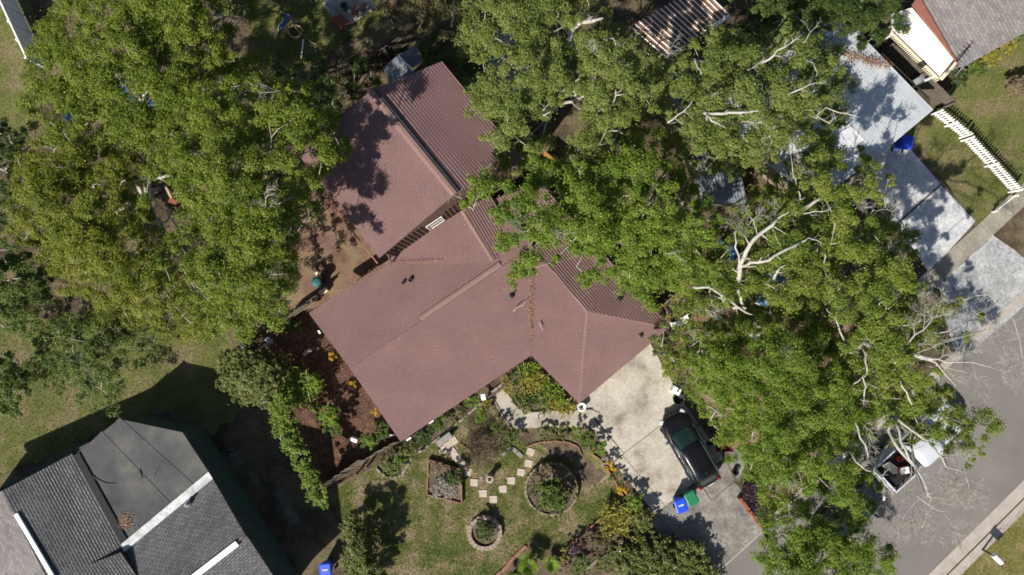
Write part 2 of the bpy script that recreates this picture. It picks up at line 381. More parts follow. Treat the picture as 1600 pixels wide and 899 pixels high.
LEAF = {
 'oak':   leafmat('oak_leaves', [(0.115, 0.165, 0.016), (0.175, 0.232, 0.024), (0.225, 0.262, 0.036)], scale=0.6, trans=0.5),
 'oak2':  leafmat('yellowish_oak_leaves', [(0.135, 0.17, 0.016), (0.2, 0.235, 0.024), (0.26, 0.27, 0.036)], scale=0.7, trans=0.5),
 'oakg':  leafmat('fresh_oak_leaves', [(0.115, 0.19, 0.02), (0.175, 0.255, 0.03), (0.235, 0.3, 0.045)], scale=0.6, trans=0.5),
 'oakp':  leafmat('pale_oak_leaves', [(0.14, 0.19, 0.04), (0.2, 0.25, 0.055), (0.26, 0.29, 0.085)], scale=0.6, trans=0.5),
 'oakr':  leafmat('right_oak_leaves', [(0.14, 0.2, 0.026), (0.2, 0.26, 0.038), (0.26, 0.29, 0.06)], scale=0.6, trans=0.5),
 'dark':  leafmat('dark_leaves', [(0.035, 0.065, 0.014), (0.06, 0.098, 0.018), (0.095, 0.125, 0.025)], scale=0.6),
 'olive': leafmat('olive_leaves', [(0.06, 0.06, 0.025), (0.1, 0.095, 0.035), (0.15, 0.13, 0.06)], scale=0.6),
 'mid':   leafmat('mid_green_leaves', [(0.06, 0.1, 0.016), (0.1, 0.15, 0.024), (0.145, 0.19, 0.034)], scale=1.2),
 'lime':  leafmat('lime_leaves', [(0.1, 0.17, 0.018), (0.165, 0.245, 0.028), (0.23, 0.29, 0.04)], scale=1.5),
 'yellow': leafmat('yellow_croton_leaves', [(0.12, 0.15, 0.025), (0.26, 0.24, 0.04), (0.4, 0.33, 0.06)], scale=4, lo=0.3, hi=0.68),
 'gold':  leafmat('golden_flowers', [(0.45, 0.28, 0.015), (0.58, 0.38, 0.02)], scale=4),
 'straw': leafmat('dry_stems', [(0.16, 0.11, 0.07), (0.27, 0.2, 0.13), (0.2, 0.18, 0.08)], scale=4),
 'silver': leafmat('silver_leaves', [(0.24, 0.24, 0.21), (0.38, 0.36, 0.32), (0.2, 0.09, 0.09)], scale=4, lo=0.3, hi=0.75),
 'purple': leafmat('dark_purple_leaves', [(0.03, 0.018, 0.028), (0.06, 0.03, 0.045), (0.12, 0.045, 0.05)], scale=4),
 'moss':  leafmat('grey_moss', [(0.16, 0.155, 0.125), (0.25, 0.24, 0.2)], scale=3),
 'grey':  leafmat('olive_green_leaves', [(0.09, 0.115, 0.025), (0.145, 0.17, 0.04), (0.2, 0.215, 0.06)], scale=2),
}

# ------------------------------------------------------------------ ground, road, pavements
def big_sheet(name, half, z, m):
    n = 60; v = []; f = []
    for i in range(n+1):
        for j in range(n+1): v.append((-half+2*half*i/n, -half+2*half*j/n, z))
    for i in range(n):
        for j in range(n): a = i*(n+1)+j; f.append((a, a+n+1, a+n+2, a+1))
    o = MB().add(v, f).build(name, m); o['kind'] = 'structure'; return o
big_sheet('ground', 300, 0.0, m_ground)

Z = 0.006
# lawns, dry yards and beds, each a few millimetres above the one below
LAWN = [(520, 768), (560, 745), (640, 705), (700, 650), (760, 625), (800, 670), (925, 668), (980, 760), (1018, 815), (960, 905), (900, 980), (560, 980), (545, 880)]
sheet('front_lawn', LAWN, Z, m_lawn, 0.12, 0.5)
LEFTYARD = [(-120, 520), (60, 500), (340, 500), (372, 560), (375, 640), (330, 680), (180, 660), (60, 720), (-120, 800)]
sheet('left_dry_lawn', LEFTYARD, Z, m_dry, 0.2, 0.6)
TOPYARD = [(385, -60), (640, -60), (590, 30), (500, 95), (420, 110), (390, 60)]
sheet('back_dry_lawn', TOPYARD, Z, m_dry, 0.2, 0.6)
TLYARD = [(-150, -60), (50, -60), (60, 110), (75, 190), (20, 220), (-150, 240)]
sheet('corner_dry_lawn', TLYARD, Z, m_dry, 0.2, 0.6)
sheet('side_mulch_bed', [(395, 520), (440, 500), (520, 470), (640, 690), (600, 715), (515, 762), (480, 740), (440, 640)], Z, m_mulch, 0.12, 0.5)
sheet('back_patio_dirt', [(465, 320), (520, 280), (612, 405), (600, 440), (500, 480), (440, 500), (455, 430)], Z, m_dirt, 0.1, 0.5)
m_sand = mat('grey_sand', [(.1, .085, .065), (.2, .18, .145)], scale=1.5, fine=.4, fscale=10)
sheet('wet_soil_patch', [(240, 640), (290, 645), (325, 690), (300, 720), (240, 700)], Z+.004, m_sand, 0.14, 0.2)
for i, q in enumerate([[(355, 700), (375, 705), (380, 725), (365, 730)], [(385, 735), (400, 738), (415, 765), (400, 770)], [(430, 765), (450, 770), (470, 810), (455, 830), (440, 800)]]):
    sheet('bare_sand_patch', q, Z+.004, m_sand, 0.16, 0.14)
RYARD = [(1415, 205), (1460, 165), (1510, 110), (1600, 20), (1760, 20), (1760, 300), (1600, 315), (1530, 365), (1480, 290)]
sheet('right_front_yard', RYARD, Z, m_dry, 0.12, 0.5)
VERGE = [(1485, 905), (1600, 790), (1800, 600), (1900, 700), (1700, 1000), (1480, 1000)]
# road and kerbs
ROAD = [(900, 1093), (1117, 899), (1199, 826), (1600, 470), (2100, 26), (2500, -100), (1600, 750), (1450, 899), (1200, 1147)]
sheet('road', ROAD, 0.008, m_road)
def strip(pts, w0, w1):
    """ribbon polygon along polyline of px points; offsets in px to its right side"""
    a = []; b = []
    for i, p in enumerate(pts):
        q0 = Vector(pts[max(i-1, 0)]); q1 = Vector(pts[min(i+1, len(pts)-1)]); d = (q1-q0).normalized(); nrm = Vector((-d.y, d.x))
        a.append(tuple(Vector(p)+nrm*w0)); b.append(tuple(Vector(p)+nrm*w1))
    return a+b[::-1]
EDGE = [(1200, 1147), (1450, 899), (1600, 750), (1900, 450)]
kerb = sheet('kerb_far_side', strip(EDGE, 0, 22), 0.03, m_kerb, thick=0.06)
kerb2 = sheet('kerb_far_top', strip(EDGE, 22, 36), 0.13, m_kerb, thick=0.16)
sheet('verge', strip(EDGE, 34, 400), 0.10, m_verge, 0.05, 0.5)
NEAR = [(1117, 899), (1199, 826), (1470, 585), (1600, 470), (1900, 203)]
sheet('kerb_near_side', strip(NEAR, -12, 0), 0.05, m_kerb, thick=0.1)
# the near pavement: separate concrete slabs
def slab_run(name, a, b, wpx, n, m, z=0.06, gap=0.6, group=None):
    a, b = Vector(a), Vector(b); d = (b-a)/n; u = d.normalized(); nrm = Vector((-u.y, u.x))*wpx
    root = None; 
    pts = [a, b, b+nrm, a+nrm]
    root = sheet(name, [tuple(q) for q in pts], z-0.025, m_walkc, thick=0.05)
    for i in range(n):
        p0 = a+d*i+u*gap; p1 = a+d*(i+1)-u*gap
        mb = MB(); mb.prism([P2(*q, z) for q in (p0, p1, p1+nrm, p0+nrm)], z-0.03, z+random.uniform(-.004, .004)); mb.build('slab', m, root)
    return root
slab_run('side_pavement', (1440, 470), (1660, 268), -28, 6, m_walkc)
slab_run('driveway_pavement_crossing', (1125, 890), (1205, 818), -22, 2, m_conc2)

# driveway: separate concrete slabs on a base
dw = sheet('driveway', [(895, 614), (1012, 526), (1068, 630), (1135, 705), (1165, 700), (1195, 815), (1105, 890), (1045, 862), (1000, 800)], 0.03, m_soil, 0.03, 0.6, thick=0.02)
def slab(pxs, m, z=0.055, g=0.03, root=dw):
    pts = [Vector(P2(x, y, z)) for x, y in pxs]; c = sum(pts, Vector((0, 0)))/len(pts)
    pts = [p+(c-p).normalized()*g for p in pts]
    MB().prism([tuple(p) for p in pts], 0.034, z).build('slab', m, root)
slab([(900, 616), (1013, 530), (1072, 634), (975, 709)], m_conc)
slab([(915, 640), (975, 709), (958, 722), (921, 664)], m_conc, .053)
slab([(972, 711), (1072, 634), (1132, 716), (1040, 792)], m_conc)
slab([(958, 722), (972, 711), (1040, 792), (1024, 804)], m_conc, .053)
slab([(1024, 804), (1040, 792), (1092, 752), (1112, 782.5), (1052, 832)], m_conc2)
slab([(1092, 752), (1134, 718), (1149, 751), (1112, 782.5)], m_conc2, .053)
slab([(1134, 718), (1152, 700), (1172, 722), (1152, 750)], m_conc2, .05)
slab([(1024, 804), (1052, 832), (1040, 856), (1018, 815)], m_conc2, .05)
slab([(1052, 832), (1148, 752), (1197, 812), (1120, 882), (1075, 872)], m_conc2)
# front walkway, a raised concrete path in three pours
wk = sheet('front_walkway', [(786, 604), (767, 617), (786, 650), (801, 670), (921, 668), (938, 645), (926, 640), (831, 645), (809, 637)], 0.08, m_walkc, thick=0.08)
def wslab(pxs): MB().prism([P2(x, y, .1) for x, y in pxs], .082, .1).build('slab', m_path, wk)
wslab([(785.5, 605), (768.5, 617), (786.5, 649), (808.5, 637)]); wslab([(787, 650), (809, 638.5), (820, 645), (802, 669)])
wslab([(803.5, 669), (821.5, 646), (866, 643), (866, 668)]); wslab([(867, 643), (926, 641), (936, 646), (920, 667), (867, 668)])
# neighbour's pale driveway in three pours, with the apron beyond the pavement
nd = sheet('neighbour_driveway', [(1355, 250), (1410, 215), (1527, 345), (1452, 430), (1380, 340)], 0.03, m_soil, 0.02, .5, thick=0.02)
slab([(1356, 250), (1409, 217), (1470, 287), (1401, 349), (1378, 338)], m_pale, root=nd)
slab([(1471, 289), (1525, 346), (1452, 427), (1402, 351)], m_pale, root=nd)
sheet('pale_road_apron', [(1464, 448), (1552, 367), (1640, 432), (1600, 480), (1540, 528), (1495, 566)], 0.04, mat('worn_apron_concrete', [(0.2, 0.2, 0.2), (0.36, 0.365, 0.37), (0.5, 0.5, 0.495)], scale=0.9, fine=0.35, fscale=6, detail=10), 0.05, 0.5)
# planting beds and bare soil
sheet('walkway_bed', [(782, 600), (835, 552), (912, 635), (925, 642), (832, 646), (812, 637)], 0.012, m_soil, 0.05, .3)
sheet('front_bed', [(628, 690), (757, 608), (775, 640), (755, 632), (690, 684), (655, 708), (637, 726), (632, 741), (615, 748), (597, 743), (587, 733), (600, 715)], 0.012, m_soil, 0.05, .3)
sheet('dead_shrub_bed', [(733, 650), (760, 640), (795, 672), (800, 690), (770, 720), (745, 728), (730, 700)], 0.012, m_soil, 0.08, .3)
sheet('path_edge_bed', [(800, 672), (925, 670), (955, 715), (935, 712), (915, 705), (890, 690), (840, 690), (815, 695)], 0.012, m_soil, 0.06, .3)
sheet('bare_bed', [(840, 692), (888, 690), (908, 704), (912, 716), (945, 740), (940, 755), (905, 760), (890, 720), (860, 716)], 0.014, m_soil, 0.12, .3)
sheet('driveway_bed', [(925, 690), (940, 690), (1018, 812), (1022, 840), (975, 780)], 0.016, m_soil, 0.06, .3)
sheet('street_bed', [(785, 890), (822, 853), (885, 856), (938, 811), (975, 778), (1018, 815), (1040, 858), (1110, 890), (1090, 990), (760, 990)], 0.014, m_soil, 0.06, .3)
sheet('oak_leaf_bed', [(1040, 560), (1070, 600), (1105, 640), (1150, 700), (1200, 810), (1300, 740), (1420, 610), (1300, 480), (1100, 470)], 0.012, m_dirt, 0.15, .4)
sheet('concrete_slab', [(505, -40), (505, 10), (537, 45), (600, 5), (640, -40)], 0.05, m_path, thick=0.05)

# ------------------------------------------------------------------ roofs
def clip_v(poly, vfun, lo, hi):
    def half(pp, f):
        out = []
        for i in range(len(pp)):
            a, b = pp[i], pp[(i+1) % len(pp)]; fa, fb = f(a), f(b)
            if fa >= 0: out.append(a)
            if (fa >= 0) != (fb >= 0): out.append(a.lerp(b, fa/(fa-fb)))
        return out
    q = half(poly, lambda p: vfun(p)-lo)
    if len(q) < 3: return []
    q = half(q, lambda p: hi-vfun(p))
    return q if len(q) >= 3 else []
def roof_slope(root, corners, eave, m, expo=0.155, t=0.048, thick=0.16, name='roof_slope', fascia=m_fascia):
    """corners: convex planar 3D polygon; eave: two indices along the low edge. Real overlapping courses of shingles on a deck."""
    c = [Vector(p) for p in corners]
    n = Vector((0, 0, 0))
    for i in range(len(c)): n += (c[i]).cross(c[(i+1) % len(c)])
    if n.z < 0: n = -n
    n.normalize()
    cen = sum(c, Vector())/len(c)
    c = [p-n*(p-cen).dot(n) for p in c]                # flatten
    u = (c[eave[1]]-c[eave[0]]).normalized(); v = n.cross(u)
    if v.z < 0: v = -v; u = -u
    o = c[eave[0]]
    vf = lambda p: (p-o).dot(v)
    vmin = min(vf(p) for p in c); vmax = max(vf(p) for p in c)
    top = MB(); k = 0; vv = vmin
    while vv < vmax-1e-4:
        hi = min(vv+expo, vmax); q = clip_v(c, vf, vv, hi)
        if q:
            pts = [p+n*(t*(1-(vf(p)-vv)/expo)+0.006) for p in q]
            uvs = [((p-o).dot(u)+0.0, (vf(p)-vmin)) for p in q]
            nn = Vector((0, 0, 0))
            for i in range(len(pts)): nn += pts[i].cross(pts[(i+1) % len(pts)])
            idx = list(range(len(pts)))
            if nn.dot(n) < 0: idx = idx[::-1]
            top.add(pts, [tuple(idx)], [[uvs[i] for i in idx]])
            low = [p for p in q if abs(vf(p)-vv) < 1e-4]
            if len(low) >= 2:
                low.sort(key=lambda p: p.dot(u)); a, b = low[0], low[-1]
                top.add([a+n*0.004, b+n*0.004, b+n*(t+0.006), a+n*(t+0.006)], [(0, 1, 2, 3)], [[((a-o).dot(u), vv-vmin+.01), ((b-o).dot(u), vv-vmin+.01), ((b-o).dot(u), vv-vmin+.02), ((a-o).dot(u), vv-vmin+.02)]])
        vv += expo; k += 1
    so_ = top.build(name, m, root)
    MB().slab(c, -n*thick).build('roof_deck', fascia, so_)
    return so_, n, u, v
def cap(root, a, b, w_=0.26, h=0.05, m=m_cap, lift=0.03, name='ridge_cap'):
    a, b = Vector(a)+Vector((0, 0, lift)), Vector(b)+Vector((0, 0, lift))
    d = (b-a).normalized(); x = d.cross(Vector((0, 0, 1))).normalized()*w_/2
    dn = Vector((0, 0, -h))
    v = [a-x+dn, a, a+x+dn, b-x+dn, b, b+x+dn]
    dd = Vector((0, 0, -0.05)); v += [p+dd for p in v]
    f = [(0, 3, 4, 1), (1, 4, 5, 2), (6, 7, 10, 9), (7, 8, 11, 10), (0, 6, 9, 3), (2, 5, 11, 8), (0, 1, 7, 6), (1, 2, 8, 7), (3, 9, 10, 4), (4, 10, 11, 5)]
    return MB().add(v, f).build(name, m, root)
def vent(root, px, py, z, r=0.06, h=0.35, m=m_dmetal):
    p = P(px, py, z)
    mb = MB(); mb.lathe(p, [(0.16, -0.12), (0.15, 0.02), (r*1.3, 0.06), (r, 0.08), (r, h), (r*.6, h), (r*.6, h-.1)], 12); return mb.build('vent_pipe', m, root)
def inset(pts, d):
    """inset a convex (x,y) polygon"""
    c = Vector((sum(p[0] for p in pts)/len(pts), sum(p[1] for p in pts)/len(pts))); out = []; n = len(pts)
    area = sum(pts[i][0]*pts[(i+1) % n][1]-pts[(i+1) % n][0]*pts[i][1] for i in range(n))
    if area < 0: pts = pts[::-1]
    lines = []
    for i in range(n):
        a, b = Vector(pts[i]), Vector(pts[(i+1) % n]); u = (b-a).normalized(); nn = Vector((-u.y, u.x)); lines.append((a+nn*d, u))
    for i in range(n):
        p, u = lines[i-1]; q, w_ = lines[i]
        den = u.x*w_.y-u.y*w_.x
        if abs(den) < 1e-6: out.append(tuple(q)); continue
        t = ((q.x-p.x)*w_.y-(q.y-p.y)*w_.x)/den; out.append(tuple(p+u*t))
    return out
def wall_win(root, a, b, zc, wd, ht, fr=0.06, frac=0.5, m=m_white, panes=2):
    """sash window on the vertical wall a->b (outside to the right of a->b)"""
    a, b = Vector(a), Vector(b); u = (b-a).normalized(); out = Vector((u.y, -u.x, 0)); u = Vector((u.x, u.y, 0))
    c = Vector((a.x, a.y, 0))+Vector((b.x-a.x, b.y-a.y, 0))*frac; c.z = zc
    f = MB()
    for s in (-1, 1):
        f.bar(c+u*s*(wd/2)-Vector((0, 0, ht/2))+out*0.03, c+u*s*(wd/2)+Vector((0, 0, ht/2))+out*0.03, fr, 0.06, up=out)
    for s in (-1, 1):
        f.bar(c-u*(wd/2+fr/2)+Vector((0, 0, s*ht/2))+out*.032, c+u*(wd/2+fr/2)+Vector((0, 0, s*ht/2))+out*.025, 0.035, fr, up=(0, 0, 1))
    o = f.build('window', m, root)
    MB().bar(c-u*wd/2+out*0.012, c+u*wd/2+out*0.012, 0.02, ht, up=(0, 0, 1)).build('pane', m_wglass, o)
    mm = MB(); mm.bar(c-u*wd/2+out*0.03, c+u*wd/2+out*0.03, 0.018, 0.04)
    mm.build('glazing_bar', m, o)
    return o

# ------------------------------------------------------------------ the main house
H = thing('house', 'large rose brown shingled house with two storey wing in the middle', 'house', P(800, 450))
A_, B_, C_, E_ = P(483, 490, 2.7), P(547, 576, 3.8), P(626, 690, 2.7), P(830, 555, 2.7)
J_ = P(832, 385, 3.82); V1 = P(600, 414, 2.7)
BK = P(845, 300, 2.7)
s1, _, _, _ = roof_slope(H, [C_, E_, J_, B_], (0, 1), m_roof_red)
A2 = A_+(J_-B_)*1.02
s2, _, _, _ = roof_slope(H, [A_, A2, J_, B_], (0, 1), m_roof_red, t=.022)
cap(s1, P(657, 498, 3.83), P(782, 413, 3.83), 0.28, .03)
# garage wing with hip
F_, G_, Hp = P(905, 630, 2.7), P(1045, 512, 2.7), P(918, 487, 3.8)
s3, _, _, _ = roof_slope(H, [E_, F_, Hp, J_], (0, 1), m_roof_red)
s4, _, _, _ = roof_slope(H, [F_, G_, Hp], (0, 1), m_roof_red)
N_ = P(900, 340, 2.7)
s5, _, _, _ = roof_slope(H, [G_, N_, J_, Hp], (0, 1), m_roof_red)
cap(s3, Hp, J_, 0.24, .06); cap(s4, F_+Vector((0, 0, .02)), Hp, 0.22, .05); cap(s4, G_+Vector((0, 0, .02)), Hp, 0.22, .05)
# low roofs between the wings
s6, _, _, _ = roof_slope(H, [P(612, 421, 2.72), P(612, 398, 2.78), P(722, 329, 3.75), P(771, 408, 3.75)], (0, 1), m_roof_red)
s7, _, _, _ = roof_slope(H, [P(771, 408, 3.76), P(722, 329, 3.76), P(765, 305, 3.2), P(812, 385, 3.2)], (2, 3), m_roof_red)
cap(s6, P(722, 329, 3.78), P(771, 408, 3.78), 0.24, .05)
s8, _, _, _ = roof_slope(H, [P(760, 316, 2.9), P(845, 286, 2.9), P(960, 418, 2.9), P(850, 410, 3.25), P(800, 380, 3.25)], (1, 2), m_roof_red)
# two storey wing
U1, U2, U3, U4 = P(593, 403, 6.5), P(468, 243, 6.5), P(712, 303, 8.1), P(580, 141, 8.1)
U5, U6 = P(690, 97, 6.8), P(818, 252, 6.8)
s9, _, _, _ = roof_slope(H, [U1, U2, U4, U3], (0, 1), m_roof_red)
s10, _, _, _ = roof_slope(H, [U5, U6, U3, U4], (0, 1), m_roof_red)
cap(s9, U4+Vector((-.06, -.05, 0)), U3+Vector((-.06, -.05, 0)), 0.32, .03, lift=0.09)
MB().bar(U4+Vector((.14, .1, .03)), U3+Vector((.14, .1, .03)), 0.07, 0.08).build('ridge_vent_or_shade_line', m_dmetal, s10)  # dark bar drawn as the shadow line beside the raised ridge cap
# walls
def wallprism(pts, z0, z1, m, name='wall', d=0.42, root=H): return MB().prism(inset([(p.x, p.y) for p in pts], d), z0, z1).build(name, m, root)
w1 = wallprism([A_, C_, E_, A2], 0, 2.56, m_tanwall)
w2 = wallprism([E_, F_, G_, N_], 0, 2.56, m_tanwall)
up = inset([(U1.x, U1.y), (U6.x, U6.y), (U5.x, U5.y), (U2.x, U2.y)], 0.16)
w3 = MB().prism(up, 0, 6.4).build('wall', m_brown, H)
MB().prism(inset([P2(740, 330, 2.7), P2(845, 290, 2.7), P2(955, 415, 2.7), P2(800, 400, 2.7)], 0.4), 0, 2.6).build('wall', m_tanwall, H)
# gable triangles
def gable(a, b, top, zb, m, inn):
    a, b, top = Vector(a), Vector(b), Vector(top); d = (b-a).normalized(); nn = Vector((-d.y, d.x, 0)).normalized()*inn
    a2 = Vector((a.x, a.y, zb))+nn+d*.5; b2 = Vector((b.x, b.y, zb))+nn-d*.5; t2 = top+nn-Vector((0, 0, .2))
    MB().slab([a2, b2, t2], nn.normalized()*0.1).build('gable', m, H)
gable(U1, U6, U3, 6.4, m_brown, .16); gable(U5, U2, U4, 6.4, m_brown, .16); gable(A_, C_, B_, 2.5, m_tanwall, .42)
# vertical battens and windows on the wing's south-east wall
sw = [Vector(p) for p in up]
i0 = min(range(4), key=lambda i: (sw[i]-Vector((U1.x, U1.y))).length); i1 = min(range(4), key=lambda i: (sw[i]-Vector((U6.x, U6.y))).length)
wa, wb = sw[i0], sw[i1]; du = (wb-wa).normalized(); nout = Vector((du.y, -du.x)); Lw = (wb-wa).length
k = 0.12
while k < Lw:
    p = wa+du*k+nout*0.02
    if not (2.45 < k < 3.55 or 5.6 < k < 6.6):
        MB().box((p.x, p.y, 4.6), (0.06, 0.045, 3.6), rz=math.atan2(du.y, du.x)).build('batten', m_brown, w3)
    k += 0.24
wall_win(w3, wa, wb, 4.7, 0.9, 1.7, frac=3.0/Lw, fr=.05); wall_win(w3, wa, wb, 4.7, 0.8, 1.6, frac=6.1/Lw, fr=.05)
MB().bar(P(606, 398, 5.8), P(612, 411, 2.9), 0.09, 0.07).build('downpipe', m_fascia, H)
# tan gutter board along the wing's south-west eave
MB().bar(P(505, 303, 5.6), P(590, 412, 5.6), 0.07, 0.1).build('gutter', m_redwood, H)
# vents, gutter clips and the white porch lamp
vent(s2, 631, 442, 3.0, .09, .32); vent(s2, 642, 438, 3.05, .12, .3); vent(s1, 799, 463, 3.55, .06, .3); vent(s5, 968, 468, 3.2, .08, .35); vent(s4, 1001, 524, 2.95, .05, .2)
for x, y in ((639, 686), (674, 659), (706, 634)):
    MB().box(P(x, y, 2.68), (0.3, 0.09, 0.12), rz=R(33)).build('gutter_clip', m_white, H)
MB().box(P(499, 519, 2.68), (0.2, 0.09, 0.12), rz=R(-54)).build('gutter_clip', m_white, H)
MB().box(P(755.5, 620, 2.4), (0.26, 0.36, 0.3), rz=R(10), bev=.03).build('porch_lamp', m_white, H)
MB().bar(P(762, 622, 2.45), P(812, 586, 2.45), 0.1, 0.12).build('porch_beam', m_fascia, H)
# leaf litter gathered in the valley and fallen twigs on the roof
def scatter_quads(name, pts, size, m, tilt=0.35, parent=None, kind='stuff', label=None, cat=None):
    pts = np.asarray(pts); N = len(pts)
    n = np.stack([rng.normal(0, tilt, N), rng.normal(0, tilt, N), np.ones(N)], 1); n /= np.linalg.norm(n, axis=1)[:, None]
    a = rng.uniform(0, 2*np.pi, N); t = np.stack([np.cos(a), np.sin(a), np.zeros(N)], 1); t -= n*(t*n).sum(1)[:, None]; t /= np.linalg.norm(t, axis=1)[:, None]
    b = np.cross(n, t); L = (size*rng.uniform(.6, 1.3, N))[:, None]; W = L*0.45
    V = np.stack([pts-t*L, pts+b*W, pts+t*L, pts-b*W], 1)
    o = np_quads(name, V.reshape(-1, 3), m, parent)
    if kind: o['kind'] = kind
    if label: tag(o, label, cat)
    return o
def along(pp, n, sd, dz=0.05):
    out = []
    seg = [(Vector(pp[i]), Vector(pp[i+1])) for i in range(len(pp)-1)]
    L = [(b-a).length for a, b in seg]
    for _ in range(n):
        a, b = random.choices(seg, L)[0]; p = a.lerp(b, random.random())
        out.append((p.x+random.gauss(0, sd), p.y+random.gauss(0, sd), p.z+dz+abs(random.gauss(0, .015))))
    return out
scatter_quads('valley_leaf_litter', along([E_+Vector((0, .7, .12)), E_.lerp(J_, .75)+Vector((0, 0, .05))], 480, .075), .042, m_litter, label='rusty fallen leaves lying in the roof valley of the brown house', cat='leaf litter')
scatter_quads('eave_leaf_litter', along([P(612, 412, 2.95), P(690, 409, 3.4)], 160, .06)+along([P(517, 462, 2.75), P(600, 415, 2.75)], 200, .08), .035, m_litter, label='dry leaves along the back eave of the brown house', cat='leaf litter')
for k_, (pp) in enumerate([[(642, 571, 3.28), (648, 576, 3.27), (654, 581, 3.24)], [(802, 487, 3.55), (808, 480, 3.6), (818, 477, 3.65), (820, 472, 3.65)], [(843, 505, 3.3), (846, 512, 3.28), (848, 516, 3.26)]]):
    mb = MB(); mb.tube([P(*q)+Vector((0, 0, .06)) for q in pp], [0.03, .025, .02, .015][:len(pp)], 5)
    tag(mb.build('fallen_twig', m_bark), ['straight pale twig lying on the wide front roof slope', 'forked pale twig lying near the roof valley', 'short pale twig on the garage roof slope'][k_], 'twig')

# ------------------------------------------------------------------ dark grey house, lower left
G = thing('house', 'charcoal shingled house with flat dark roof at the lower left', 'house', P(150, 850))
fl = [P(115, 712, 3.0), P(186, 655, 3.0), P(285, 676, 3.0), P(330, 744, 3.0), P(196, 860, 3.0)]
fo = MB().slab([p for p in fl], (0, 0, -0.2)).build('flat_roof', m_roof_flat, G)
for a, b in (((150, 683), (262, 800)), ((178, 662), (300, 772))):      # lapped seams of the rolled roofing
    MB().bar(P(*a, 3.012), P(*b, 3.012), 0.9, 0.016).build('roofing_strip', m_roof_flat, fo)
roof_slope(G, [P(196, 862, 3.05), P(113, 709, 3.05), P(2, 768, 3.75), P(75, 905, 3.75)], (0, 1), m_roof_grey, t=.03)
roof_slope(G, [P(75, 905, 3.75), P(2, 768, 3.75), P(-90, 800, 3.2), P(-20, 960, 3.2)], (2, 3), m_roof_ltgrey, t=.02)  # lighter shingle colour stands for sunlight on this side of the gable
roof_slope(G, [P(196, 862, 3.02), P(332, 748, 3.02), P(385, 838, 4.7), P(240, 950, 4.7)], (0, 1), m_roof_grey, t=.02)
roof_slope(G, [P(385, 838, 4.7), P(240, 950, 4.7), P(330, 1060, 3.0), P(455, 940, 3.0)], (2, 3), m_roof_grey, t=.02)
roof_slope(G, [P(196, 862, 3.05), P(75, 905, 3.75), P(140, 1000, 4.0), P(240, 950, 4.7)], (0, 3), m_roof_grey, t=.02)
MB().slab([P(195, 862, 3.06), P(190, 850, 3.06), P(326, 737, 3.06), P(333, 748, 3.06)], (0, 0, .05)).build('flashing', m_flash, G)
MB().slab([P(115, 712, 3.04), P(124, 707, 3.04), P(203, 850, 3.04), P(194, 858, 3.04)], (0, 0, .04)).build('valley_shingle_strip', m_roof_grey, G)
MB().bar(P(25, 803, 3.8), P(85, 905, 3.8), 0.22, 0.1).build('ridge_vent_or_shade_line', m_white, G)
MB().bar(P(371, 849, 4.76), P(285, 915, 4.76), 0.3, 0.1).build('ridge_vent_or_shade_line', m_white, G)
MB().prism(inset([P2(186, 655, 3), P2(285, 676, 3), P2(330, 744, 3), P2(455, 940, 3), P2(330, 1060, 3), P2(-20, 960, 3), P2(-90, 800, 3)], .35), 0, 2.8).build('wall', m_teal, G)
wall_win(G, P2(420, 890, 2.0), P2(372, 815, 2.0), 1.7, 0.9, 1.0, frac=.75)
vent(G, 293, 788, 3.35, .07, .25, m_gmetal)
for k_, pp in enumerate([[(139, 740, 3.05), (152, 750, 3.05), (165, 756, 3.05), (180, 757, 3.05)], [(218, 735, 3.05), (222, 748, 3.05)], [(240, 745, 3.05), (248, 728, 3.05), (254, 721, 3.05)]]):
    mb = MB(); mb.tube([P(*q) for q in pp], [.03, .025, .02, .015][:len(pp)], 5); tag(mb.build('fallen_twig', m_barkd), ['curved twig lying nearest the shingled edge of the flat dark roof', 'short twig in the middle of the flat dark roof', 'brown twig with leaves on the flat dark roof nearest its right side'][k_], 'twig')
scatter_quads('roof_leaf_pile', [(P(196, 815, 3.02).x+random.gauss(0, .2), P(196, 815, 3.02).y+random.gauss(0, .22), 3.03+abs(random.gauss(0, .03))) for _ in range(260)], .05, m_litter, label='small heap of dry leaves on the flat dark roof corner', cat='leaf litter')

# ------------------------------------------------------------------ neighbour's pale roofed house, upper right
NB = thing('house', 'neighbouring house with pale blue grey roof behind the right trees', 'house', P(1300, 200))
E2, N2, S2, W2 = P(1458, 172, 2.9), P(1290, -2, 2.9), P(1265, 322, 2.9), P(1095, 150, 2.9)
r1, r2 = (E2+S2)/2+Vector((0, 0, .75)), (N2+W2)/2+Vector((0, 0, .75))
sA, _, _, _ = roof_slope(NB, [E2, N2, r2, r1], (0, 1), m_roof_pale, expo=.18, t=.016)
sB, _, _, _ = roof_slope(NB, [S2, W2, r2, r1], (0, 1), m_roof_pale, expo=.18, t=.016)
cap(sA, r1, r2, .3, .05, m_flash)
MB().prism(inset([(p.x, p.y) for p in (E2, N2, W2, S2)], .4), 0, 2.75).build('wall', m_tanwall, NB)
roof_slope(NB, [P(1352, 60, 2.95), P(1295, 0, 2.95), P(1230, 80, 3.4), P(1330, 105, 3.35)], (0, 1), m_roof_pale, expo=.18, t=.016)
scatter_quads('neighbour_roof_leaf_litter', along([P(1302, 80, 3.45), P(1340, 92, 3.3), P(1388, 105, 3.1)], 700, .14, .08), .05, m_litter, label='brown leaves strewn across the pale neighbouring roof', cat='leaf litter')
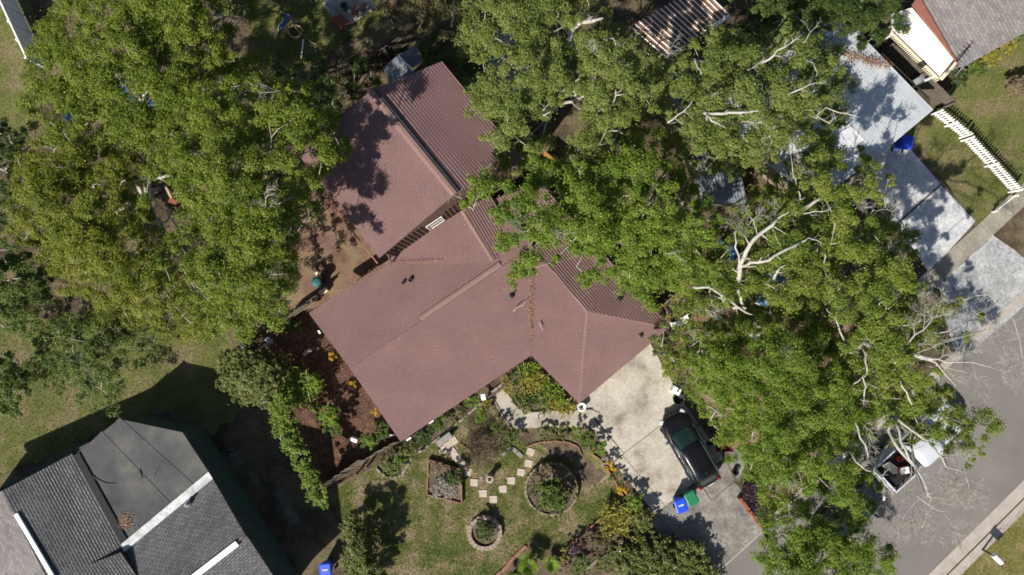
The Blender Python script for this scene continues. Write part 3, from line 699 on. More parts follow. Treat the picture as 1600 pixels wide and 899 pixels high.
# grey brown roof house, top right corner
TR = thing('house', 'grey brown shingled house with red wall in the upper right corner', 'house', P(1560, 20))
roof_slope(TR, [P(1503, 106, 3.0), P(1436, -10, 3.0), P(1560, -90, 4.0), P(1640, 30, 4.0)], (0, 1), m_roof_ltgrey, t=.02)
roof_slope(TR, [P(1640, 30, 4.0), P(1560, -90, 4.0), P(1680, -160, 3.0), P(1760, -40, 3.0)], (2, 3), m_roof_ltgrey, t=.02)
MB().prism(inset([P2(1503, 106, 3), P2(1436, -10, 3), P2(1680, -160, 3), P2(1760, -40, 3)], .35), 0, 2.8).build('wall', m_redwall, TR)
MB().slab([P(1503, 110, 2.75), P(1497, 102, 2.75), P(1424, 8, 2.75), P(1436, -10, 2.75)], (0, 0, .1)).build('soffit', m_redwall, TR)
CP = thing('carport', 'white flat roofed carport beside the grey brown house', 'carport', P(1440, 70))
MB().slab([P(1394, 22, 2.5), P(1425, 12, 2.5), P(1491, 92, 2.5), P(1467, 121, 2.5), P(1393, 48, 2.5)], (0, 0, -.12)).build('roof_panel', m_whiteroof, CP)
MB().slab([P(1467, 122, 2.45), P(1492, 94, 2.45), P(1494, 100, 2.45), P(1471, 126, 2.45)], (0, 0, .12)).build('gutter', m_cream, CP)
MB().bar(P(1393, 50, 2.4), P(1466, 122, 2.4), 0.09, .2).build('edge_beam', m_cream, CP)
for i in range(34):
    t_ = i/33; p = P(1391, 53, 2.2).lerp(P(1464, 126, 2.2), t_)
    MB().box(p, (0.05, 0.05, 0.35), rz=R(45)).build('rib', m_cream, CP)
for x, y in ((1396, 52), (1462, 118), (1486, 94), (1424, 18)): MB().box((*P2(x, y, 2.4), 1.2), (.1, .1, 2.4)).build('post', m_white, CP)

# rusty slatted roof at the top
PG = thing('patio_cover', 'rusty brown patio cover with thin white battens at the top edge', 'patio cover', P(1070, 40))
a0, b0, c0, d0 = P(1041, 90, 2.6), P(1140, 25, 2.6), P(1092, -22, 2.6), P(985, 42, 2.6)
MB().slab([a0, b0, c0, d0], (0, 0, -.06)).build('roof_sheet', m_rust, PG)
for i in range(17):
    t_ = i/16; MB().bar(a0.lerp(b0, t_)+Vector((0, 0, .03)), d0.lerp(c0, t_)+Vector((0, 0, .03)), .05, .05).build('batten', m_white, PG)
MB().bar(a0+Vector((0, 0, .02)), a0.lerp(b0, .28)+Vector((0, 0, .02)), .12, .14).build('gutter', m_gmetal, PG); MB().bar(a0.lerp(b0, .72)+Vector((0, 0, .02)), b0+Vector((0, 0, .02)), .22, .14).build('gutter', m_whiteroof, PG)
for q in (a0, b0, c0, d0): MB().box((q.x, q.y, 1.3), (.1, .1, 2.5)).build('post', m_wood, PG)
# corrugated lean-to sheets behind the two storey wing
LT = thing('lean_to', 'grey corrugated lean to roof of two panels behind the brown house', 'lean-to', P(630, 100))
def corr(root, q, n=12, m=m_sheet):
    a, b, c, d = [Vector(x) for x in q]; mb = MB(); v = []; f = []
    for i in range(2*n+1):
        t_ = i/(2*n); up_ = Vector((0, 0, 0.03 if i % 2 else 0)); v += [a.lerp(b, t_)+up_, d.lerp(c, t_)+up_]
    for i in range(2*n): f.append((2*i, 2*i+2, 2*i+3, 2*i+1))
    k_ = len(v); v += [p-Vector((0, 0, .02)) for p in v]; f += [tuple(k_+j for j in g)[::-1] for g in f]
    mb.add(v, f); return mb.build('roof_sheet', m, root)
corr(LT, [P(598, 106, 2.4), P(622, 87, 2.6), P(646, 112, 2.6), P(610, 132, 2.4)]); corr(LT, [P(624, 85, 2.3), P(650, 71, 2.3), P(662, 95, 2.3), P(645, 107, 2.3)])
MB().bar(P(622, 86.5, 2.66), P(646, 111, 2.66), .08, .08).build('ridge_bar', m_white, LT)
for x, y in ((600, 108), (648, 74)): MB().box((*P2(x, y, 2.3), 1.1), (.09, .09, 2.2)).build('post', m_wood, LT)
# pale shed roofs glimpsed through the crowns
for k_, (q, lab) in enumerate([([(760, 40), (830, 60), (818, 170), (765, 150)], 'pale grey shed roof glimpsed through the oak left of the patio cover'), ([(1040, 110), (1120, 90), (1130, 190), (1060, 200)], 'pale grey shed roof glimpsed under the oaks below the patio cover'), ([(1080, 240), (1150, 235), (1165, 320), (1095, 320)], 'blue grey shed roof glimpsed between oaks nearest the blue tarpaulin')]):
    SR = thing('shed', lab, 'shed', P(*q[0])); pts = [P(x, y, 2.3) for x, y in q]
    corr(SR, [pts[0], pts[1], pts[2]+Vector((0, 0, .3)), pts[3]+Vector((0, 0, .3))], 14)
    MB().prism(inset([(p.x, p.y) for p in pts], .15), 0, 2.2).build('wall', m_wood, SR)

# ------------------------------------------------------------------ fences, edging, garden furniture
def board_fence(label, a, b, h, m, bw=0.14, gap=0.01, th=0.025, rail=True, name='board_fence', cat='fence', lean=0.0, postm=None):
    a, b = Vector(P2(*a)), Vector(P2(*b)); L = (b-a).length; u = (b-a)/L; n_ = Vector((-u.y, u.x)); ang = math.atan2(u.y, u.x)
    t = thing(name, label, cat, (a.x, a.y, 0)); n = max(2, int(L/(bw+gap)))
    proto = None
    for i in range(n):
        p = a+u*((i+.5)*L/n); hh = h*random.uniform(.97, 1.01)
        le = lean*random.uniform(.9, 1.1); hw_ = u*(L/n-gap)/2; tp = n_*hh*math.sin(le); zt_ = hh*math.cos(le)
        q_ = [(p.x-hw_.x, p.y-hw_.y, 0), (p.x+hw_.x, p.y+hw_.y, 0), (p.x+hw_.x+tp.x, p.y+hw_.y+tp.y, zt_), (p.x-hw_.x+tp.x, p.y-hw_.y+tp.y, zt_)]
        o = MB().slab(q_, (n_.x*th, n_.y*th, th*.3)).build('board', m, t)
    if rail:
        for z in (h*.25, h*.82):
            p0, p1 = a-n_*(.04), b-n_*(.04); MB().bar((p0.x, p0.y, z), (p1.x, p1.y, z), .05, .08).build('rail', postm or m, t)
    k = 0
    while k <= L+.01:
        p = a+u*min(k, L)-n_*.09; MB().box((p.x, p.y, h*.52), (.1, .1, h*1.04), rz=ang).build('post', postm or m, t); k += 2.4
    return t
board_fence('weathered wooden fence running from the house corner across the front lawn edge', (512, 763), (578, 719), 1.75, m_wood, bw=.19, lean=.27, rail=False)
board_fence('weathered wooden fence butting against the lower corner of the brown roof', (580, 718), (628, 690), 1.6, m_wood, bw=.17, lean=.22, rail=False)
board_fence('dark wooden fence behind the corrugated lean to', (555, 128), (652, 62), 1.8, m_barkd, bw=.2)
board_fence('tan topped wooden fence between the pale roof and the carport', (1374, 82), (1470, 172), 1.5, m_barkd, bw=.2, rail=False, postm=m_barkd)
MB().bar(P(1378, 84, 1.55), P(1452, 154, 1.55), .07, .06).build('cap_rail', m_woodl, bpy.data.objects['board_fence.003'])
board_fence('brown wooden fence beside the back patio dirt', (445, 505), (505, 462), 1.5, m_wood, bw=.2)
# white vinyl fence, upper left
VF = thing('vinyl_fence', 'white panelled fence in the upper left corner', 'fence', P(30, 30))
va, vb = Vector(P2(12, -30)), Vector(P2(76, 108)); vu = (vb-va).normalized(); vn = Vector((-vu.y, vu.x)); va_ang = math.atan2(vu.y, vu.x); Lv = (vb-va).length
nv = 5
for i in range(nv):
    p = va+vu*((i+.5)*Lv/nv); MB().box((p.x, p.y, .93), (Lv/nv-.12, .04, 1.7), rz=va_ang).build('panel', m_white, VF)
    MB().box((p.x, p.y, 1.8), (Lv/nv-.12, .09, .08), rz=va_ang).build('top_rail', m_white, VF)
for i in range(nv+1):
    p = va+vu*(i*Lv/nv); po = MB().box((p.x, p.y, .93), (.12, .12, 1.86), rz=va_ang).build('post', m_white, VF); MB().box((p.x, p.y, 1.88), (.16, .16, .05), rz=va_ang).build('cap', m_white, po)
# white picket fence, right
def picket(label, a, b):
    a, b = Vector(P2(*a)), Vector(P2(*b)); L = (b-a).length; u = (b-a)/L; n_ = Vector((-u.y, u.x)); ang = math.atan2(u.y, u.x)
    t = thing('picket_fence', label, 'fence', (a.x, a.y, 0)); n = int(L/.16)
    first = None
    for i in range(n):
        p = a+u*((i+.5)*L/n)
        if first is None:
            mb = MB(); mb.slab([(-.045, 0, .05), (.045, 0, .05), (.045, 0, .98), (0, 0, 1.06), (-.045, 0, .98)], (0, .022, 0)); first = mb.build('picket', m_white, None, loc=(0, 0, 0)); o = first
        else: o = first.copy(); C.objects.link(o)
        o.parent = t; o.location = (p.x-a.x, p.y-a.y, random.uniform(-.01, .01)); o.rotation_euler = (0, 0, ang)
    for z in (.3, .8): p0, p1 = a-n_*.03, b-n_*.03; MB().bar((p0.x, p0.y, z), (p1.x, p1.y, z), .04, .09).build('rail', m_white, t)
    for i in range(3): p = a+u*(L*i/2)-n_*.08; MB().box((p.x, p.y, .56), (.1, .1, 1.12), rz=ang).build('post', m_white, t)
picket('white picket fence section starting at the corner of the pale roof', (1455, 178), (1500, 214))
picket('white picket fence section farther from the pale roof, nearest the pavement', (1503, 219), (1577, 299))
GT = thing('gate_rail', 'single white rail lying low between picket fence and pavement', 'rail', P(1560, 325)); MB().bar(P(1553, 332, .5), P(1586, 306, .5), .07, .09).build('rail', m_white, GT)
for x, y in ((1554, 331), (1585, 307)): MB().box((*P2(x, y, .25), .28), (.08, .08, .56)).build('post', m_white, GT)
# TV antenna on a mast
AN = thing('antenna', 'grey metal antenna mast rising beside the pale roof', 'antenna', P(1434, 136))
mb = MB(); p0 = P(1434, 136, 0); p1 = Vector((p0.x-.02, p0.y, 4.6)); mb.tube([p0, p1], [.05, .04], 8); mb.build('mast', m_gmetal, AN)
q0, q1 = p1+Vector((-.7, -.75, -.1)), p1+Vector((.25, .35, -.1)); MB().bar(q0, q1, .04, .04).build('boom', m_gmetal, AN)
dd_ = (q1-q0).normalized(); xx = Vector((-dd_.y, dd_.x, 0))
for i in range(6):
    c_ = q0.lerp(q1, .04+i*.18); MB().bar(c_-xx*(.32-.03*i), c_+xx*(.32-.03*i), .02, .02).build('element', m_dmetal if i < 2 else m_gmetal, AN)
MB().box(P(1436, 125, 3.6), (.25, .3, .5), rz=.7).build('mast_box', m_gmetal, AN)

def edging(label, pts, m, blk=0.42, wd=0.14, h=0.14, name='bed_edging', z=0.0, cat='edging', lenj=.02):
    t = thing(name, label, cat, P(*pts[0])); P_ = [Vector(P2(*p)) for p in pts]; k = 0
    for i in range(len(P_)-1):
        a, b = P_[i], P_[i+1]; L = (b-a).length; n = max(1, round(L/blk)); u = (b-a)/L
        for j in range(n):
            p = a+u*((j+.5)*L/n); MB().box((p.x, p.y, z+h/2+random.uniform(-.012, .012)), (L/n-lenj, wd*random.uniform(.9, 1.08), h), rz=math.atan2(u.y, u.x)+random.uniform(-.05, .05), bev=.015).build('block', m, t)
    return t
edging('curved stone edging round the front bed under the brown eave', [(752, 629), (722, 655), (691, 680), (668, 697), (651, 709), (640, 720), (634, 733), (626, 743), (612, 747), (598, 741), (588, 731)], m_stone, .38, .13, .13)
edging('reddish edging round the bare soil right of the stepping stones', [(822, 698), (842, 691), (868, 689), (889, 691), (903, 698), (909, 711)], m_redwood, .5, .09, .12)
edging('reddish timber edging beside the driveway bed', [(921, 707), (936, 717), (955, 742), (975, 778)], m_redwood, .9, .12, .14)
edging('dark timber edging of the street bed right of the palms', [(938, 810), (912, 832), (885, 855)], m_redwood, .9, .13, .14)
edging('pinkish timber edging at the lower left of the palms', [(822, 852), (804, 870), (783, 893), (765, 910)], m_redwood, .8, .2, .12)
edging('curved tan edging of the dead shrub bed', [(718, 693), (729, 699), (736, 708), (735, 718)], m_redwood, .3, .1, .1)
edging('curved mossy edging below the clump beside the stepping stones', [(785, 712), (792, 703), (800, 700), (808, 706), (816, 714)], m_stone, .3, .25, .1)
edging('low kerb along the left of the front walkway', [(768, 618), (786, 650), (801, 671)], m_stone, .5, .1, .16)
edging('grey kerb stones at the back of the walkway bed', [(770, 615), (790, 600), (812, 583), (828, 572)], m_stone, .5, .35, .2)
edging('low concrete border between walkway and croton bed', [(812, 637), (832, 644), (870, 642), (925, 640)], m_stone, .55, .09, .16)
edging('pale stone border by the lower street bed', [(915, 890), (935, 872), (962, 860), (968, 855)], m_stone, .5, .12, .12)

# stepping stones
STONES = [(709, 689, 35), (700.5, 696, 35), (692, 703, 35), (707.5, 706, -52), (714, 715, -52), (722, 724, -50), (731, 737, -8), (741, 754, -5), (755, 771, 2), (771, 780, 0), (786, 764, 3), (799, 751, 0), (814, 738, -10), (826, 724, -12), (829, 706, -18)]
SLAB = ['square paver by the concrete bench, nearest the dead shrub', 'middle one of three square pavers along the bench', 'square paver by the bench, nearest the lawn', 'upper square paver of the pair below the bench', 'lower square paver of the pair below the bench', 'shaded square paver beside the corner of the silvery planter', 'shaded paver nearest the clay chimney pot', 'square stepping stone right of the silvery planter, below the chimney pot', 'stepping stone second along the curve from the silvery planter', 'lowest stepping stone of the curving path', 'stepping stone just right of the lowest one', 'stepping stone midway up the right arm of the path', 'stepping stone beside the round mossy planter, third from the top', 'stepping stone second from the top of the path', 'topmost stepping stone of the curving path']
for (x, y, a), lab in zip(STONES, SLAB):
    p = P(x, y); o = MB().box((p.x, p.y, .03), (.44, .42, .05), rz=R(a), bev=.01).build('stepping_stone', m_paver, None, loc=(p.x, p.y, 0)); tag(o, lab, 'paving stone', 'square stepping stones on the lawn')
# concrete bench
BN = thing('garden_bench', 'grey concrete bench beside the pavers and bed edging', 'bench', P(693, 688)); p = P(694, 687, .45); an = R(37)
MB().box((p.x, p.y, .43), (1.02, .38, .08), rz=an, bev=.02).build('seat', m_bench, BN)
for s in (-1, 1): MB().box((p.x+s*.36*math.cos(an), p.y+s*.36*math.sin(an), .2), (.12, .3, .4), rz=an).build('leg', m_bench, BN)
# planters
def ring_planter(label, x, y, ro, ri, h, n, m, soilm, soilh):
    p = P(x, y); t = thing('round_planter', label, 'planter', p)
    for i in range(n):
        a0, a1 = 2*math.pi*(i+.04)/n, 2*math.pi*(i+.96)/n; o_ = ro*random.uniform(.97, 1.02); hh = h*random.uniform(.92, 1.06)
        q = [(p.x+r_*math.cos(a), p.y+r_*math.sin(a)) for r_, a in ((ri, a0), (o_*.97, a0), (o_, (a0+a1)/2), (o_*.97, a1), (ri, a1))]
        MB().prism(q, 0, hh).build('stone_block', m, t)
    MB().lathe(p, [(ri+.02, 0), (ri+.02, soilh), (ri*.5, soilh+.05), (.02, soilh+.08)], 28).build('soil', m_soil, t)
    return t
ring_planter('small round planter ringed with pale stone blocks', 757.5, 831, 1.04, .78, .28, 24, m_ring, m_soil, .12)
ring_planter('large round mossy planter right of the stepping stones', 861, 762, 1.58, 1.44, .4, 34, mat('mossy_stone', [(0.16, 0.15, 0.07), (0.3, 0.26, 0.17)], scale=4, fine=.3, fscale=20), m_soil, .3)
QP = thing('timber_planter', 'four sided timber planter full of silvery plants', 'planter', P(695, 750))
qc = [P(670, 717), P(721, 733), P(722, 785), P(668, 771)]
for i in range(4):
    a, b = qc[i], qc[(i+1) % 4]; MB().bar(a+Vector((0, 0, .14)), b+Vector((0, 0, .14)), .07, .28).build('side_board', m_redwood, QP)
MB().prism([(q.x, q.y) for q in qc], 0, .18).build('soil', m_soil, QP)
# clay chimney pot on a mound of stones
CPT = thing('clay_pot', 'pale clay chimney pot standing on the lawn among stepping stones', 'pot', P(766, 744)); p = P(766, 744)
MB().lathe(p, [(.17, 0), (.2, .08), (.15, .2), (.14, .55), (.2, .62), (.2, .7), (.12, .7), (.11, .35)], 20).build('pot', m_paver, CPT, True)
for i in range(7): MB().blob((p.x-.25+random.uniform(-.25, .3), p.y-.18+random.uniform(-.15, .12), .05), random.uniform(.08, .14), i).build('stone', m_stone, CPT)
# white pot at the garage corner
p = P(908, 634, 0); PW = thing('plant_pot', 'round white pot under the garage roof corner', 'pot', p); MB().lathe(p, [(.17, 0), (.24, .42), (.26, .48), (.2, .48), (.19, .38)], 20).build('pot', m_white, PW, True); MB().lathe(p, [(.19, .3), (.19, .37), (.02, .39)], 16).build('soil', m_black, PW)
# white cooler and black tub at the driveway edge
p = P(1053, 608); WC = thing('cooler_box', 'white box with dark slot at the right driveway edge', 'box', p); MB().box((p.x, p.y, .35), (.5, .42, .7), rz=R(-28), bev=.04).build('body', m_white, WC); MB().box((p.x+.1, p.y+.07, .705), (.1, .3, .03), rz=R(-28)).build('slot', m_black, WC)
p = P(1058, 622); BT = thing('tub', 'round black tub beside the white box on the driveway', 'tub', p); MB().lathe(p, [(.27, 0), (.34, .5), (.36, .52), (.3, .52), (.27, .2), (.02, .18)], 20).build('tub', m_black, BT, True)
# red stained low boards right of the driveway
RB = thing('timber_border', 'rust red plank border along the right of the lower driveway', 'border', P(1170, 800))
for i, (a, b) in enumerate((((1153, 776), (1168, 795)), ((1168, 796), (1181, 812)), ((1181, 813), (1192, 826)))):
    for z in (.12, .34): MB().bar(P(*a)+Vector((0, 0, z)), P(*b)+Vector((0, 0, z)), .16, .2).build('plank', m_brick, RB)
for x, y in ((1153, 776), (1168, 796), (1181, 813), (1192, 826)): MB().box((*P2(x, y), .3), (.14, .14, .6), rz=.9).build('post', m_brick, RB)

# wheeled bins
def bin_(label, x, y, rz, m, mark=True, h=1.05):
    p = P(x, y); t = thing('wheelie_bin', label, 'bin', p, 'wheelie bins'); M_ = lambda lx, ly, lz: (p.x+lx*math.cos(rz)-ly*math.sin(rz), p.y+lx*math.sin(rz)+ly*math.cos(rz), lz)
    mb = MB(); v = []
    for z, hw, hd in ((.06, .2, .22), (.5, .25, .29), (h-.1, .29, .34), (h-.05, .31, .36), (h, .31, .36)):
        for sx, sy in ((-1, -.8), (-.8, -1), (.8, -1), (1, -.8), (1, .8), (.8, 1), (-.8, 1), (-1, .8)): v.append(M_(sx*hw, sy*hd, z))
    f = [tuple(range(8))[::-1], tuple(range(32, 40))]
    for r_ in range(4):
        for i in range(8): j = (i+1) % 8; f.append((r_*8+i, r_*8+j, r_*8+8+j, r_*8+8+i))
    mb.add(v, f); mb.build('body', m, t)
    v = []
    for z, hw, hd in ((h+.005, .33, .38), (h+.05, .33, .38), (h+.08, .27, .31)):
        for sx, sy in ((-1, -.85), (-.85, -1), (.85, -1), (1, -.85), (1, .85), (.85, 1), (-.85, 1), (-1, .85)): v.append(M_(sx*hw, sy*hd, z))
    f = [tuple(range(8))[::-1], tuple(range(16, 24))]
    for r_ in range(2):
        for i in range(8): j = (i+1) % 8; f.append((r_*8+i, r_*8+j, r_*8+8+j, r_*8+8+i))
    lid = MB().add(v, f).build('lid', m, t)
    if mark:
        mk = MB()
        for i in range(5): mk.box(M_(-.12+.06*i, .02, h+.084), (.04, .07 if i % 2 else .085, .006), rz=rz)
        mk.build('lid_lettering', m_white, lid)
    MB().bar(M_(-.22, -.42, h-.04), M_(.22, -.42, h-.04), .04, .04).build('handle', m, t)
    for s in (-1, 1):
        wv = MB(); a = Vector(M_(s*.27, -.28, .12)); b = Vector(M_(s*.33, -.28, .12)); wv.tube([a, b], [.12, .12], 14); wv.build('wheel', m_black, t)
    return t
bin_('blue wheeled bin on the driveway beside the green bin', 1057, 781, R(20), m_binblue)
bin_('dark green wheeled bin on the driveway beside the blue bin', 1073, 770, R(30), m_bingreen, mark=False)
bin_('blue wheeled bin near the charcoal house at the bottom edge', 516, 879, R(5), m_binblue)
bin_('blue wheeled bin at the corner of the pale roofed house', 1401, 228, R(-10), m_binblue, mark=False)
# mailbox across the road
MX = thing('mailbox', 'mailbox on a post on the verge across the road', 'mailbox', P(1533, 858)); p = P(1533, 858); an = R(-45)
MB().box((p.x, p.y, .6), (.11, .11, 1.2), rz=R(45)).build('post', m_wood, MX)
mbx = MB(); prof = []
uu = Vector((math.cos(an), math.sin(an), 0)); vv_ = Vector((-uu.y, uu.x, 0)); cc = Vector((p.x, p.y, 1.12))+uu*.12
v = []; ns = 10
for e in (-.32, .32):
    for k_ in range(ns+1): a = math.pi*k_/ns; v.append(cc+uu*e+vv_*(.14*math.cos(a))+Vector((0, 0, .14+.14*math.sin(a))))
    v.append(cc+uu*e-vv_*.14); v.append(cc+uu*e+vv_*.14)
nn_ = ns+3; f = [tuple(range(nn_)), tuple(range(nn_, 2*nn_))[::-1]]
for i in range(nn_): j = (i+1) % nn_; f.append((i, i+nn_, j+nn_, j))
mbx.add(v, f).build('box', m_white, MX)
MB().bar(cc+uu*.33+Vector((0, 0, .02)), cc+uu*.33+Vector((0, 0, .28)), .3, .03, up=uu).build('door', m_dmetal, MX)
MB().bar(cc-uu*.05+vv_*.16+Vector((0, 0, .1)), cc-uu*.05+vv_*.16+Vector((0, 0, .34)), .04, .02).build('flag', m_red, MX)
# back yard odds and ends
TP = thing('tarpaulin', 'folded blue tarpaulin strung between poles in the back yard', 'tarpaulin', P(446, 36))
ta, tb, tc_, td = P(434, 45, 1.3), P(447, 20, 1.6), P(454, 26, 1.5), P(440, 46, 1.1)
mb = MB(); v = []; 
for i in range(7):
    for j in range(4):
        q = ta.lerp(tb, i/6).lerp(td.lerp(tc_, i/6), j/3); v.append(q+Vector((0, 0, random.uniform(-.05, .05)-.12*math.sin(math.pi*i/6))))
f = [(i*4+j, i*4+j+1, i*4+j+5, i*4+j+4) for i in range(6) for j in range(3)]; k_ = len(v)
v += [Vector(q)-Vector((0, 0, .012)) for q in v]; f += [tuple(k_+j for j in g)[::-1] for g in f]
mb.add(v, f).build('sheet', m_tarp, TP)
for a, b in (((434, 54, 0), (438, 18, 1.7)), ((438, 18, 1.7), (466, 33, .2)), ((452, 28, 1.5), (470, 55, .05))): MB().tube([P(*a), P(*b)], [.035, .03], 6).build('pole', m_woodl, TP)
HS = thing('hose_coil', 'tan hose coiled on the back yard grass below the tarpaulin', 'hose', P(463, 51)); p = P(463, 51)
mb = MB(); pts = [(p.x+(.42+.03*math.sin(3*t_))*math.cos(t_), p.y+(.36)*math.sin(t_), .05+.012*t_) for t_ in np.linspace(0, 6*math.pi, 60)]; mb.tube(pts, [.03]*60, 5); mb.build('coil', m_woodl, HS)
PO = thing('pole', 'white pole lying on the back yard ground below the hose', 'pole', P(472, 80)); mb = MB(); mb.tube([P(474, 62, .08), P(471, 92, .05)], [.05, .04], 8); mb.build('shaft', m_white, PO); mb = MB(); mb.tube([P(478, 60, .06), P(497, 72, .05)], [.03, .03], 6); mb.build('arm', m_woodl, PO)
CR = thing('crate', 'red brown wooden crate on the grey slab edge', 'crate', P(533, 34)); p = P(533, 34, .2)
for i in range(4): MB().box((p.x-.24+.16*i, p.y+.02*i, .32), (.14, .75, .03), rz=R(48)).build('slat', m_brick, CR)
MB().box((p.x, p.y, .18), (.62, .68, .24), rz=R(48)).build('body', m_brick, CR)
BU = thing('bucket', 'small green bucket on the grey slab in the back yard', 'bucket', P(540, 13)); MB().lathe(P(540, 13, .05), [(.16, 0), (.22, .4), (.24, .41), (.19, .41), (.17, .1)], 16).build('pail', m_tealp, BU, True)
DP = thing('rubble_pile', 'pile of broken red and cream rubble on the grey slab', 'rubble', P(562, 15))
for i in range(34):
    MB().blob(P(562+random.gauss(0, 7), 15+random.gauss(0, 4), .1+random.uniform(0, .12)), random.uniform(.07, .15), i, .4).build('stone', random.choice([m_brick, m_stone, m_cream, m_redwood]), DP)
PN = thing('sheet_panel', 'bluish metal sheet leaning on the slab near the crate', 'panel', P(525, 20)); MB().slab([P(508, 6, .3), P(514, 2, .5), P(530, 27, .3), P(524, 31, .1)], (0, 0, .03)).build('sheet', m_sheet, PN)
# patio side objects
BM = thing('timber_beam', 'cream timber beam on the dirt beside the teal lidded barrel', 'beam', P(495, 426)); MB().bar(P(490, 419, .5), P(501, 437, .5), .16, .14).build('beam', m_cream, BM); MB().bar(P(484, 411, .5), P(488, 416, .5), .1, .12).build('stub', m_woodl, BM)
for x, y in ((491, 421), (500, 435)): MB().box((*P2(x, y, .2), .22), (.12, .12, .44)).build('post', m_wood, BM)
BR = thing('barrel', 'barrel with round teal lid beside the back patio', 'barrel', P(501, 441)); p = P(501, 441); MB().lathe(p, [(.24, 0), (.28, .3), (.28, .6), (.26, .85)], 20).build('body', m_dmetal, BR, True); MB().lathe(p, [(.29, .86), (.29, .92), (.18, .96), (.02, .97)], 20).build('lid', m_tealp, BR, True)
CB = thing('block', 'cream concrete block below the teal lidded barrel', 'block', P(506, 456)); MB().box(P(506, 455.5, .2), (.52, .26, .4), rz=R(33), bev=.02).build('block', m_cream, CB); 
BX = thing('planter_box', 'white box at the lower end of the mulch bed', 'box', P(554, 687)); MB().box(P(554, 687, .2), (.42, .22, .4), rz=R(-22), bev=.02).build('box', m_white, BX)
WT = thing('white_frame', 'white T shaped post in the shade left of the mulch bed', 'post', P(378, 543)); MB().bar(P(375, 537, 1.2), P(384, 548, 1.2), .07, .07).build('crossbar', m_white, WT); MB().bar(P(379.5, 543, 1.2), P(376, 551, .3), .14, .1).build('post', m_white, WT)
GP = thing('clothes_pole', 'grey metal pole lying in shade above the big left shrub', 'pole', P(405, 545)); MB().tube([P(396, 552, .4), P(416, 537, .9)], [.05, .05], 8).build('shaft', m_gmetal, GP); MB().box(P(420, 533, .9), (.3, .4, .1), rz=.6).build('head', m_gmetal, GP)
PB = thing('board', 'faded pink board lying in the mulch bed', 'board', P(480, 550)); MB().bar(P(474, 555, .1), P(486, 546, .12), .22, .04).build('board', m_paver, PB)
PVC = thing('pipe_stand', 'thin white crossed pipes under the lower corner of the brown roof', 'pipe', P(602, 686)); MB().tube([P(593, 688, .5), P(616, 680, .9)], [.03, .03], 6).build('pipe', m_white, PVC); MB().tube([P(596, 684, .55), P(603, 690, .5)], [.03, .03], 6).build('pipe', m_white, PVC); MB().tube([P(603, 680, .85), P(617, 680, .9)], [.025, .025], 6).build('pipe', m_white, PVC)
OB = thing('plywood_sheet', 'orange plywood sheet leaning in the dark gap behind the house', 'board', P(864, 246)); MB().slab([P(850, 236, 1.2), P(869, 252, 1.2), P(868, 258, .2), P(849, 244, .2)], (.03, .02, 0)).build('sheet', mat('orange_plywood', [(.32, .12, .03), (.42, .19, .06)], scale=4), OB)
CH = thing('garden_chair', 'white plastic chair beside the right corner of the garage roof', 'chair', P(1065, 500)); p = P(1067, 499)
MB().box((p.x, p.y, .43), (.5, .5, .04), rz=.5, bev=.01).build('seat', m_white, CH); MB().box((p.x-.12, p.y+.22, .68), (.5, .04, .5), rz=.5).build('backrest', m_white, CH)
for sx in (-1, 1):
    for sy in (-1, 1): MB().box((p.x+sx*.2, p.y+sy*.2, .2), (.04, .04, .42), rz=.5).build('leg', m_white, CH)
TB = thing('garden_table', 'white plastic table next to the white chair by the garage', 'table', P(1057, 503)); p = P(1054, 507)
MB().box((p.x, p.y, .5), (.6, .35, .04), rz=.35).build('top', m_white, TB)
for sx in (-1, 1): MB().box((p.x+sx*.22, p.y, .25), (.04, .3, .48), rz=.35).build('leg', m_white, TB)
JK = thing('scrap_pile', 'heap of pale scrap and a dark blue bag under the right oaks', 'scrap', P(1172, 520))
for i in range(16): MB().box(P(1174+random.gauss(0, 6), 520+random.gauss(0, 13), .15+random.uniform(0, .5)), (random.uniform(.15, .5), random.uniform(.12, .3), random.uniform(.1, .3)), rz=random.uniform(0, 3), bev=.02).build('scrap_piece', random.choice([m_white, m_cream, m_white, m_dmetal, m_cardark]), JK)
MB().blob(P(1164, 528, .3), .3, 3).build('bag', m_cardark, JK)
KY = thing('tarpaulin', 'bright blue tarpaulin over a mound left of the bare white branch', 'tarpaulin', P(1135, 390))
mb = MB(); mb.lathe((0, 0, 0), [(1.0, 0), (.95, .25), (.8, .55), (.5, .75), (.2, .8), (.02, .82)], 18)
mb.v = [(P(1136, 391).x+(x*math.cos(-.9)*.75-y*math.sin(-.9)*.42), P(1136, 391).y+(x*math.sin(-.9)*.75+y*math.cos(-.9)*.42), z+random.uniform(-.03, .03)) for x, y, z in mb.v]; mb.build('sheet', m_tarp, KY)
BP = thing('tarpaulin', 'torn blue tarpaulin pieces under the upper left oak', 'tarpaulin', P(215, 155))
for x, y, s, a in ((191, 140, .5, .4), (205, 157, .55, 1.0), (230, 162, .6, .2), (112, 185, .55, 2.2)): 
    MB().box(P(x, y, .5), (s*1.2, s, .04), rz=a, rx=.2).build('sheet', m_tarp if s > .5 else m_carblue, BP)
RD = thing('tool', 'red metal frame in the gap of the left oak crowns', 'frame', P(270, 315)); MB().bar(P(264, 313, 1), P(277, 317, 1), .25, .06).build('panel', m_brick, RD); MB().bar(P(258, 290, 1.2), P(268, 310, 1), .12, .08).build('arm', m_woodl, RD)
WB = thing('wheelbarrow', 'maroon wheelbarrow darkened as if shaded, right of the black car', 'wheelbarrow', P(1125, 688)); p = P(1127, 692); 
